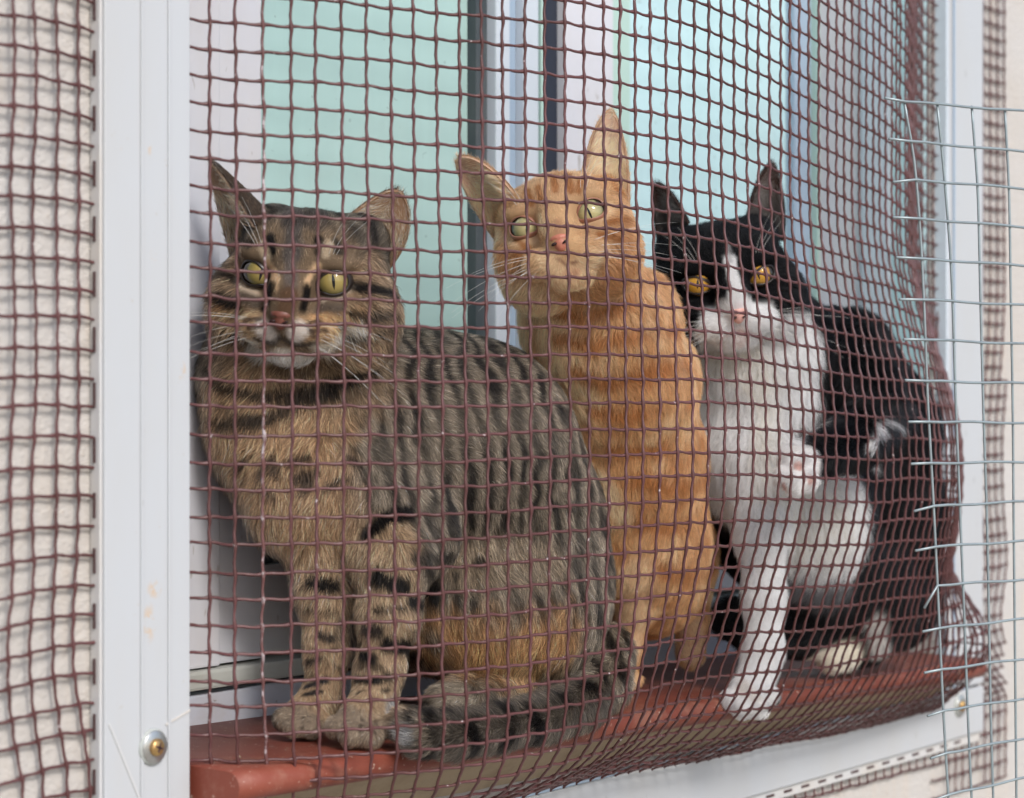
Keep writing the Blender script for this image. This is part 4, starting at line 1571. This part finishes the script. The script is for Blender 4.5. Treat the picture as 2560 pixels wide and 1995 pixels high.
t.stroke((0.84, 0.75, 0.67), 25, [(655, 822), (672, 842)], 0.5, 0.95)
t.stroke((0.84, 0.75, 0.67), 24, [(738, 838), (752, 826)], 0.5, 0.95)
t.stroke((0.15, 0.085, 0.05), 22, [(722, 738), (716, 765), (706, 788)], 0.6, 0.95)
t.stroke(BLK, 16, [(676, 722), (670, 748), (664, 770)], 0.5, 0.9)
t.stroke(BLK, 16, [(768, 726), (764, 752), (758, 772)], 0.5, 0.9)
for a in (((610, 805), (650, 800)), ((620, 822), (655, 818)), ((770, 812), (800, 805)), ((775, 830), (815, 830)), ((780, 842), (840, 838)), ((850, 822), (920, 812))):
    t.stroke((0.040, 0.025, 0.020), 7, list(a), 0.5, 0.85)
t.stroke((0.88, 0.82, 0.72), 32, [(645, 880), (715, 902), (800, 882)], 0.5)
t.stroke((0.80, 0.68, 0.54), 20, [(800, 876), (860, 852), (900, 832)], 0.6, 0.85)
t.stroke((0.900, 0.780, 0.611), 16, [(790, 870), (850, 850), (890, 830)], 0.6, 0.8)
t.stroke((0.900, 0.806, 0.650), 14, [(600, 830), (640, 860)], 0.6, 0.8)
t.stroke((0.050, 0.040, 0.035), 8, [(640, 850), (680, 862), (703, 845), (735, 866), (790, 858)], 0.6, 0.8)
for pl, w in ((((875, 715), (930, 728), (985, 748)), 13), (((880, 792), (930, 800), (985, 790)), 11), (((860, 852), (920, 850), (975, 830)), 10), (((592, 705), (555, 690), (515, 688)), 12), (((590, 770), (555, 756), (518, 742)), 11), (((600, 850), (560, 838), (522, 812)), 9)):
    t.stroke(BLK, w, list(pl), 0.5, 0.92)
# neck rings
t.stroke(BLK, 17, [(520, 930), (560, 975), (660, 1000), (760, 985), (850, 962), (930, 930)], 0.5, 0.9)
t.stroke((0.04, 0.03, 0.02), 12, [(500, 985), (560, 1025), (640, 1050)], 0.6, 0.7)
t.stroke(BLK, 19, [(500, 1030), (560, 1065), (650, 1060), (740, 1015), (830, 990)], 0.5, 0.9)
t.stroke((0.05, 0.04, 0.03), 16, [(690, 930), (760, 940), (850, 910)], 0.6, 0.6)
# chest spots
for a, w in ((((600, 1180), (620, 1150)), 14), (((655, 1195), (680, 1150), (690, 1190)), 14), (((720, 1165), (770, 1150)), 13), (((740, 1200), (790, 1185)), 13), (((760, 1230), (770, 1215)), 16), (((810, 1225), (860, 1205)), 12), (((690, 1250), (660, 1230)), 10), (((870, 1150), (900, 1170)), 10)):
    t.stroke((0.035, 0.025, 0.02), w, list(a), 0.6, 0.9)
# bars on the forelegs
t.stroke(BLK, 23, [(920, 1340), (960, 1305), (1020, 1285)], 0.5)
t.stroke(BLK, 18, [(1040, 1400), (1120, 1395), (1200, 1410)], 0.5, 0.9)
t.stroke(BLK, 20, [(780, 1460), (830, 1470), (890, 1465)], 0.5)
t.stroke(BLK, 22, [(890, 1450), (950, 1448), (1000, 1470), (1080, 1475)], 0.5)
t.stroke(BLK, 19, [(1030, 1510), (1090, 1500)], 0.5)
t.stroke((0.04, 0.03, 0.025), 18, [(915, 1575), (945, 1580)], 0.6)
t.stroke(BLK, 24, [(970, 1615), (1010, 1620), (1040, 1640)], 0.5)
t.stroke(BLK, 16, [(905, 1640), (930, 1650)], 0.6)
t.stroke(BLK, 11, [(890, 1700), (930, 1705), (975, 1695)], 0.5)
t.stroke(BLK, 11, [(900, 1668), (950, 1672)], 0.6, 0.7)
t.stroke((0.04, 0.03, 0.025), 12, [(800, 1590), (825, 1600)], 0.6)
t.stroke((0.04, 0.03, 0.025), 9, [(770, 1660), (800, 1650)], 0.6)
t.stroke((0.03, 0.025, 0.025), 9, [(765, 1720), (800, 1708), (820, 1700)], 0.5)
t.stroke((0.03, 0.025, 0.025), 8, [(762, 1740), (800, 1732)], 0.5)
t.stroke((0.06, 0.05, 0.04), 16, [(845, 1600), (850, 1560)], 0.6, 0.7)
for pl, w in ((((885, 1520), (940, 1530), (1010, 1525)), 9), (((880, 1610), (900, 1615)), 9), (((770, 1530), (830, 1535)), 8), (((775, 1630), (840, 1625)), 7), (((895, 1735), (970, 1728)), 7), (((1060, 1440), (1140, 1445)), 10), (((780, 1690), (850, 1672)), 6)):
    t.stroke((0.02, 0.016, 0.013), w, list(pl), 0.6, 0.85)
for x, y in ((760, 1795), (795, 1800), (862, 1805), (905, 1800), (940, 1805)):
    t.stroke((0.06, 0.045, 0.035), 5, [(x, y), (x - 4, y + 30)], 0.6, 0.8)
t.stroke((0.075, 0.062, 0.050), 80, [(1490, 1740), (1360, 1797), (1240, 1822), (1130, 1838)], 0.5, 0.8)
# tail rings
for a in (((1065, 1785), (1070, 1890)), ((1105, 1785), (1108, 1895)), ((1175, 1830), (1180, 1890)), ((1255, 1770), (1262, 1860)), ((1330, 1790), (1340, 1850)), ((1400, 1750), (1420, 1830)), ((1470, 1720), (1500, 1800))):
    t.stroke(BLK, 27, list(a), 0.45, 0.97)
t.stroke((0.42, 0.42, 0.42), 24, [(1000, 1775), (1010, 1840)], 0.5, 0.9)


def tabby_pattern(P, C, jit):
    """grey flank with broken upright bars that follow the barrel of the body"""
    u, v = (P[:, 0] / P[:, 2]) * FPX + CX, CY - (P[:, 1] / P[:, 2]) * FPX
    W = cam2w(P)
    along = P[:, 0] + 0.20 * (P[:, 2] - 1.4) + 0.12 * P[:, 1]     # across the barrel of the chest and loin
    ph = along / 0.0128 + 0.60 * noise3(P, 0.035, 21) + 0.35 * noise3(P, 0.012, 22)
    bar = 0.5 + 0.5 * np.sin(2 * math.pi * ph)
    bar = np.clip((bar - 0.45) / 0.35, 0, 1) * np.clip(0.75 + 0.8 * noise3(P, 0.02, 23), 0, 1)
    light = np.clip(0.5 + 0.5 * np.sin(2 * math.pi * ph + 2.6), 0, 1) ** 2
    C = C * (1 + 1.1 * light)[:, None]
    top = np.clip((W[:, 2] - (H0 + 0.00)) / 0.05, 0, 1)       # dark saddle along the spine
    k = np.clip(bar * 0.92 + 0.55 * top, 0, 0.95)
    return C * (1 - k[:, None]) + np.array(BLK) * 1.4 * k[:, None]


M_EYE_T = eye_mat('eye_green_gold', (0.19, 0.165, 0.06), (0.33, 0.25, 0.075), (0.36, 0.28, 0.10), (0.0010, 0.0052))
M_NOSE_T = nose_mat('brick_nose', (0.22, 0.075, 0.05), (0.15, 0.05, 0.035))
t.build('brown striped tabby cat sitting beside the white post, tail curled along the sill edge', NH_T, GREY, tabby_pattern, 0.46, 5, 0.00009, nose=M_NOSE_T,
        eye=dict(mat=M_EYE_T, open=1.0), tipdark=0.30, tipl=1.15, pepper=0.26)

# ------------------------------------------------------------------ the ginger cat
o = Cat('ginger_cat', (1080, 230), (1900, 1790), (1.30, 1.74))
o.chain([(1432, 650, 1.43, 3.3), (1478, 800, 1.458, 4.4), (1540, 960, 1.49, 4.8), (1550, 1150, 1.525, 5.3), (1575, 1350, 1.55, 5.3), (1610, 1440, 1.57, 4.6)], 1.5)
o.ball(1590, 800, 1.50, (3.0, 3.4, 3.4), 1.5)
o.ball(1600, 1080, 1.50, (2.6, 4.0, 2.4), 0.9, -12)
o.ball(1470, 1020, 1.49, (2.4, 3.6, 2.6), 0.9, 10)
o.ball(1640, 960, 1.535, (3.0, 4.0, 3.4), 1.5)
o.ball(1650, 1150, 1.56, (3.2, 4.4, 4.0), 1.6)
o.ball(1680, 1380, 1.62, (3.4, 4.2, 4.6), 1.6)
o.chain([(1630, 1240, 1.525, 2.4), (1622, 1390, 1.522, 1.45), (1592, 1520, 1.525, 1.10), (1570, 1620, 1.53, 0.95), (1562, 1695, 1.535, 0.95)], 1.0)
for x, y, Z, r in ((1550, 1706, 1.522, 0.6), (1570, 1710, 1.520, 0.6), (1588, 1702, 1.525, 0.55)):
    o.ball(x, y, Z, (r, r, r * 1.4), 0.2)
o.chain([(1720, 1430, 1.59, 2.0), (1728, 1550, 1.605, 1.1), (1726, 1635, 1.615, 1.05)], 0.9)
o.head((-6.6, -12.7, 13.9, 0.0328, 0.1097, 1.40), 0.99, 1.0, 0.86, 1.03, 1.14)
o.ear((1270, 466, 1.390), (1212, 572, 1.415), (1142, 400, 1.400), (0.35, 0.3, 1.5), (0.14, 0.08), (0.90, 0.62, 0.45), (0.60, 0.34, 0.17), 0.22, (0.93, 0.74, 0.50), None, (0.72, 0.46, 0.26))
o.ear((1450, 428, 1.390), (1576, 480, 1.412), (1527, 278, 1.400), (0.35, 0.0, 1.4), (0.05, 0.09), (0.90, 0.62, 0.45), (0.60, 0.34, 0.17), 0.20, (0.93, 0.74, 0.50), None, (0.72, 0.46, 0.26))
o.head_hints(1.2, 0.9)
for a in ((1360, 780, -0.2, 1, 1.3, 0.35), (1470, 800, 0, 1, 1.3, 0.32), (1600, 760, 0.5, 0.9, 1.2, 0.3), (1400, 900, 0.1, 1, 1.5, 0.38), (1500, 1000, 0.15, 1, 1.4, 0.32), (1640, 950, 0.4, 0.9, 1.2, 0.28), (1700, 1050, 0.3, 1, 1.2, 0.3),
          (1560, 1200, 0.1, 1, 1.4, 0.32), (1700, 1250, 0.2, 1, 1.3, 0.3), (1680, 1430, 0, 1, 1.6, 0.4), (1610, 1400, -0.1, 1, 0.9, 0.3), (1590, 1540, -0.2, 1, 0.6, 0.28), (1565, 1680, -0.2, 1, 0.45, 0.28), (1728, 1560, 0, 1, 0.8, 0.3)):
    o.hint(*a)
GING = (0.62, 0.35, 0.165)
CREAM = (0.84, 0.62, 0.38)
o.stroke((0.68, 0.435, 0.245), 150, [(1390, 500), (1410, 620)], 0.5, 0.85)
o.stroke((0.805, 0.512, 0.268), 60, [(1390, 560), (1400, 640)], 0.6, 0.6)
o.stroke(CREAM, 70, [(1330, 760), (1400, 900), (1440, 1000)], 0.6, 0.75)
o.stroke((0.900, 0.610, 0.366), 32, [(1370, 700), (1420, 720), (1470, 700)], 0.6, 0.8)
o.stroke((0.900, 0.659, 0.415), 26, [(1370, 650), (1420, 690), (1480, 650)], 0.6, 0.6)
o.stroke((0.878, 0.610, 0.366), 14, [(1250, 590), (1290, 608), (1330, 600)], 0.6, 0.8)
o.stroke((0.878, 0.610, 0.366), 14, [(1460, 560), (1500, 548), (1530, 520)], 0.6, 0.7)
o.stroke((0.900, 0.659, 0.403), 12, [(1345, 545), (1365, 580)], 0.6, 0.8)
o.stroke((0.732, 0.464, 0.244), 36, [(1230, 540), (1270, 560)], 0.6, 0.7)
DG = (0.42, 0.165, 0.052)
for a, w in ((((1318, 480), (1330, 512)), 9), (((1345, 470), (1352, 500)), 8), (((1385, 450), (1388, 480)), 8), (((1420, 440), (1428, 478)), 9), (((1450, 455), (1448, 480)), 7), (((1375, 430), (1400, 420)), 9),
             (((1520, 560), (1560, 560), (1588, 545)), 8), (((1500, 590), (1550, 600)), 9), (((1260, 640), (1300, 640)), 10), (((1290, 600), (1320, 625)), 8), (((1540, 480), (1580, 500)), 7)):
    o.stroke((0.36, 0.135, 0.04), w * 1.25, list(a), 0.7, 0.85)
o.stroke((0.40, 0.20, 0.13), 14, [(1395, 560), (1400, 590)], 0.7, 0.6)
o.stroke((0.60, 0.28, 0.17), 12, [(1418, 690), (1440, 685)], 0.8, 0.6)
o.stroke((0.22, 0.06, 0.04), 4, [(1395, 650), (1418, 668), (1445, 655)], 0.6, 0.7)
for k, a in enumerate((((1390, 790), (1450, 800), (1560, 770), (1640, 730)), ((1400, 850), (1470, 870), (1580, 840), (1690, 830)), ((1440, 930), (1520, 960), (1640, 930), (1720, 920)), ((1480, 1030), (1580, 1040), (1720, 1010)),
                       ((1530, 1120), (1640, 1130), (1750, 1110)), ((1590, 1200), (1680, 1220), (1760, 1200)), ((1600, 1310), (1680, 1330), (1770, 1300)), ((1640, 1420), (1710, 1440), (1780, 1420)))):
    o.stroke(DG, 16 + 4 * (k % 3), list(a), 0.8, 0.9)
o.stroke((0.82, 0.56, 0.34), 40, [(1600, 1430), (1580, 1560), (1563, 1690)], 0.5, 0.8)
o.stroke((0.82, 0.58, 0.38), 30, [(1728, 1570), (1728, 1640)], 0.5, 0.8)
o.stroke((0.80, 0.62, 0.40), 26, [(1500, 1200), (1560, 1290)], 0.7, 0.8)
M_EYE_O = eye_mat('eye_pale_gold', (0.27, 0.25, 0.12), (0.42, 0.37, 0.18), (0.45, 0.38, 0.18), (0.0008, 0.0050))
M_NOSE_O = nose_mat('pink_nose', (0.52, 0.19, 0.12), (0.42, 0.13, 0.08))


def ginger_pattern(P, C, jit):
    """soft marbled bands"""
    q = P.copy()
    q[:, 0] *= 0.45
    m = noise3(q + noise3(P, 0.02, 31)[:, None] * 0.006, 0.014, 33) * 0.6 + noise3(P, 0.007, 34) * 0.4
    k = np.clip((m - 0.02) / 0.35, 0, 1) * 0.55
    l = np.clip((-m - 0.1) / 0.35, 0, 1) * 0.45
    C = C * (1 - k[:, None]) + np.array(DG) * k[:, None]
    return C * (1 - l[:, None]) + np.array(CREAM) * l[:, None]


o.build('slim ginger cat in the middle, head tilted, behind the tabby', NH_O, GING, ginger_pattern, 0.22, 15, 0.00010, nose=M_NOSE_O, eye=dict(mat=M_EYE_O, open=1.04), lid=M_LIDP, tipl=1.12)

# ------------------------------------------------------------------ the black and white cat
b = Cat('black_and_white_cat', (1560, 370), (2480, 1870), (1.42, 1.90), 0.0026)
b.chain([(1858, 740, 1.605, 3.9), (1885, 900, 1.62, 4.8), (1905, 1080, 1.63, 5.2), (1955, 1280, 1.645, 5.4), (2040, 1420, 1.67, 5.2)], 1.6)
b.ball(1960, 860, 1.635, (3.4, 3.6, 3.6), 1.6)
b.chain([(2100, 905, 1.69, 4.1), (2180, 1080, 1.72, 4.7), (2190, 1280, 1.735, 4.9), (2190, 1450, 1.73, 4.7)], 1.8)
b.ball(2060, 1150, 1.68, (5.0, 6.0, 4.8), 2.0)
b.ball(1995, 1310, 1.625, (5.0, 5.2, 3.4), 2.0)
b.ball(1850, 1180, 1.605, (3.0, 4.6, 3.0), 1.6)
b.ball(2130, 1480, 1.69, (4.6, 4.4, 4.4), 1.6)
b.ball(2240, 1480, 1.735, (3.2, 4.4, 4.0), 1.4)
b.chain([(2110, 900, 1.645, 3.0), (2160, 980, 1.615, 2.4), (2205, 1048, 1.592, 1.9)], 1.2)
b.chain([(2205, 1048, 1.592, 1.9), (2135, 1106, 1.530, 1.75), (2058, 1140, 1.500, 1.40)], 0.35)
b.chain([(2058, 1140, 1.500, 1.40), (1998, 1162, 1.486, 1.5)], 0.4)
for x, y, Z, r in ((1958, 1196, 1.478, 0.74), (1988, 1212, 1.470, 0.78), (2020, 1202, 1.472, 0.74), (2042, 1180, 1.484, 0.64)):
    b.ball(x, y, Z, (r, r * 1.2, r * 1.1), 0.14)
b.chain([(1900, 1170, 1.585, 3.0), (1908, 1340, 1.566, 1.75), (1912, 1500, 1.560, 1.42), (1908, 1630, 1.550, 1.30), (1895, 1690, 1.545, 1.35)], 1.3)
b.chain([(1895, 1690, 1.545, 1.35), (1872, 1735, 1.532, 1.45)], 0.6)
for x, y, Z, r in ((1828, 1752, 1.525, 0.82), (1858, 1772, 1.517, 0.88), (1895, 1770, 1.517, 0.85), (1925, 1742, 1.527, 0.76)):
    b.ball(x, y, Z, (r, r, r * 1.3), 0.2)
b.chain([(2200, 1560, 1.72, 1.8), (2170, 1615, 1.695, 1.25), (2080, 1650, 1.66, 1.15)], 0.8)
b.chain([(2245, 1560, 1.70, 1.5), (2190, 1610, 1.675, 1.1)], 0.8)
b.chain([(2120, 1560, 1.69, 2.0), (2010, 1585, 1.655, 1.75), (1900, 1580, 1.63, 1.6), (1830, 1550, 1.62, 1.4)], 1.0)
b.head((3.2, 11.6, 8.7, 0.1531, 0.0902, 1.57), 1.05, 1.0, 1.10, 1.05, 0.92)
b.ear((1712, 530, 1.572), (1640, 600, 1.592), (1639, 462, 1.580), (0.2, 0.2, 1.3), (0.06, 0.05), (0.085, 0.048, 0.040), (0.012, 0.011, 0.011), 0.22, (0.17, 0.15, 0.14), None, (0.012, 0.012, 0.013))
b.ear((1868, 520, 1.575), (1964, 566, 1.590), (1931, 410, 1.580), (0.2, 0.0, 1.4), (0.06, 0.08), (0.095, 0.052, 0.042), (0.012, 0.011, 0.011), 0.20, (0.19, 0.165, 0.15), None, (0.012, 0.012, 0.013))
b.head_hints(1.2, 1.4)
for a in ((1800, 950, -0.1, 1, 1.6, 0.35), (1900, 950, 0, 1, 1.8, 0.35), (2000, 870, 0.3, 0.9, 1.7, 0.4), (1850, 1100, 0, 1, 1.6, 0.32), (1990, 1080, 0.1, 1, 1.7, 0.35), (1900, 1280, 0, 1, 1.3, 0.32), (2060, 1300, 0.1, 1, 1.8, 0.38),
          (2080, 840, -0.6, 0.8, 1.9, 0.45), (2200, 900, 0.6, 0.8, 1.7, 0.35), (2120, 960, -0.6, 0.8, 1.8, 0.4), (2310, 1050, 0.3, 1, 1.6, 0.35), (2230, 1060, 0.9, 0.4, 1.9, 0.5), (2140, 1100, -0.8, 0.5, 1.4, 0.4),
          (2060, 1140, -0.9, 0.4, 0.9, 0.35), (1990, 1175, -0.6, 0.8, 0.55, 0.3), (2330, 1250, 0.1, 1, 1.6, 0.35), (2250, 1400, 0, 1, 1.7, 0.38), (2110, 1470, -0.2, 1, 2.0, 0.45), (2170, 1220, 0.2, 1, 2.0, 0.45),
          (1905, 1430, 0, 1, 0.8, 0.28), (1905, 1580, 0, 1, 0.55, 0.25), (1880, 1730, -0.3, 0.9, 0.5, 0.3), (1840, 1760, -0.4, 0.9, 0.45, 0.3), (2180, 1600, -0.5, 0.8, 1.1, 0.4), (2080, 1640, -0.8, 0.5, 0.6, 0.3), (1980, 1580, -0.8, 0.3, 1.4, 0.4), (1840, 1560, -0.8, -0.2, 1.3, 0.4)):
    b.hint(*a)
WHT = (0.93, 0.92, 0.915)
IVO = (0.93, 0.875, 0.78)
NAV = (0.0045, 0.0047, 0.0058)
b.stroke(WHT, 118, [(1860, 890), (1870, 1000), (1890, 1200)], 0.22)
b.stroke(WHT, 105, [(1980, 880), (1960, 1000), (1990, 1180), (2020, 1300), (2060, 1380)], 0.22)
b.stroke(IVO, 95, [(1840, 960), (1850, 1100)], 0.6, 0.8)
b.stroke(WHT, 72, [(2090, 1190), (2120, 1290), (2110, 1390)], 0.25)
b.stroke(IVO, 100, [(1960, 1250), (2060, 1330)], 0.6, 0.6)
b.stroke(WHT, 90, [(1800, 1050), (1800, 1200), (1850, 1380)], 0.25)
b.stroke(WHT, 75, [(1905, 1330), (1908, 1500), (1900, 1650)], 0.25)
b.stroke(WHT, 80, [(1880, 1720), (1860, 1770)], 0.25)
b.stroke((0.66, 0.58, 0.50), 20, [(1860, 1720), (1890, 1745)], 0.6, 0.5)
b.stroke(WHT, 50, [(1790, 806), (1845, 796), (1930, 804)], 0.3)
b.stroke(WHT, 36, [(1770, 850), (1850, 860), (1950, 830)], 0.3)
b.stroke(WHT, 26, [(1850, 770), (1845, 740)], 0.3)
b.stroke(WHT, 15, [(1842, 740), (1832, 690), (1824, 650)], 0.35)
b.stroke((0.45, 0.44, 0.44), 5, [(1824, 655), (1820, 615)], 0.6, 0.8)
b.stroke((0.75, 0.62, 0.62), 14, [(1846, 770), (1850, 790)], 0.8, 0.5)
b.stroke((0.85, 0.58, 0.52), 18, [(1850, 835), (1853, 860)], 0.8, 0.45)
b.stroke((0.55, 0.26, 0.22), 4, [(1810, 845), (1849, 832), (1890, 838)], 0.6, 0.5)
# black sleeve of the raised foreleg with white tufts at the elbow
b.stroke(NAV, 70, [(2110, 880), (2170, 970), (2225, 1040)], 0.3)
b.stroke(NAV, 84, [(2214, 1054), (2135, 1104), (2085, 1128)], 0.2)
b.stroke((0.93, 0.91, 0.90), 56, [(2004, 1164), (1985, 1212)], 0.2)
b.stroke((0.92, 0.90, 0.90), 15, [(2196, 1076), (2170, 1120), (2176, 1165)], 0.6, 0.95)
b.stroke((0.60, 0.59, 0.59), 8, [(2200, 1066), (2238, 1078)], 0.8, 0.7)
b.stroke((0.62, 0.30, 0.25), 13, [(1962, 1222)], 0.4, 0.9)
b.stroke((0.66, 0.34, 0.28), 12, [(1996, 1168)], 0.5, 0.8)
b.stroke((0.66, 0.34, 0.28), 10, [(2028, 1205)], 0.5, 0.8)
# hind feet
b.stroke((0.90, 0.82, 0.68), 44, [(2130, 1640), (2060, 1660)], 0.35)
b.stroke((0.80, 0.76, 0.72), 30, [(2190, 1560), (2200, 1620)], 0.7, 0.85)
b.stroke((0.30, 0.30, 0.32), 50, [(2000, 1470), (2080, 1480)], 0.8, 0.6)
M_EYE_B = eye_mat('eye_amber', (0.40, 0.20, 0.03), (0.52, 0.27, 0.035), (0.54, 0.28, 0.04), (0.0009, 0.0046))
M_NOSE_B = nose_mat('pale_pink_nose', (0.72, 0.40, 0.34), (0.62, 0.32, 0.27))
b.build('black and white cat with amber eyes and one raised paw', NH_B, NAV, None, 0.16, 25, 0.00011, nose=M_NOSE_B, eye=dict(mat=M_EYE_B, open=0.9), tipl=1.05)

# ------------------------------------------------------------------ grit and fluff along the edge of the sill
rd = np.random.default_rng(77)
DV_, DF_ = [], []
for k in range(110):
    x = -0.288 + 0.9 * rd.random() ** 2.2
    on_top = rd.random() < 0.12
    y = -0.002 - 0.012 * rd.random() if on_top else -0.009 - 0.003 * rd.random()
    z = sill_z(x) + (0.0002 if on_top else -0.019 - 0.004 * rd.random())
    r = 0.0004 + 0.0010 * rd.random() ** 2
    i0 = len(DV_)
    for (ax_, ay_, az_) in ((1, 0, 0), (-1, 0, 0), (0, 1, 0), (0, -1, 0), (0, 0, 1), (0, 0, -0.6)):
        DV_.append((x + ax_ * r * (0.6 + rd.random()), y + ay_ * r * (0.6 + rd.random()), z + az_ * r * (0.5 + 0.6 * rd.random())))
    for f_ in ((0, 2, 4), (2, 1, 4), (1, 3, 4), (3, 0, 4), (2, 0, 5), (1, 2, 5), (3, 1, 5), (0, 3, 5)):
        DF_.append(tuple(i0 + q for q in f_))
grit = mesh_obj('grit', DV_, DF_, M_MORTAR)
tag(grit, 'sandy grit and crumbs scattered along the edge of the red sill', 'grit', None, 'stuff')
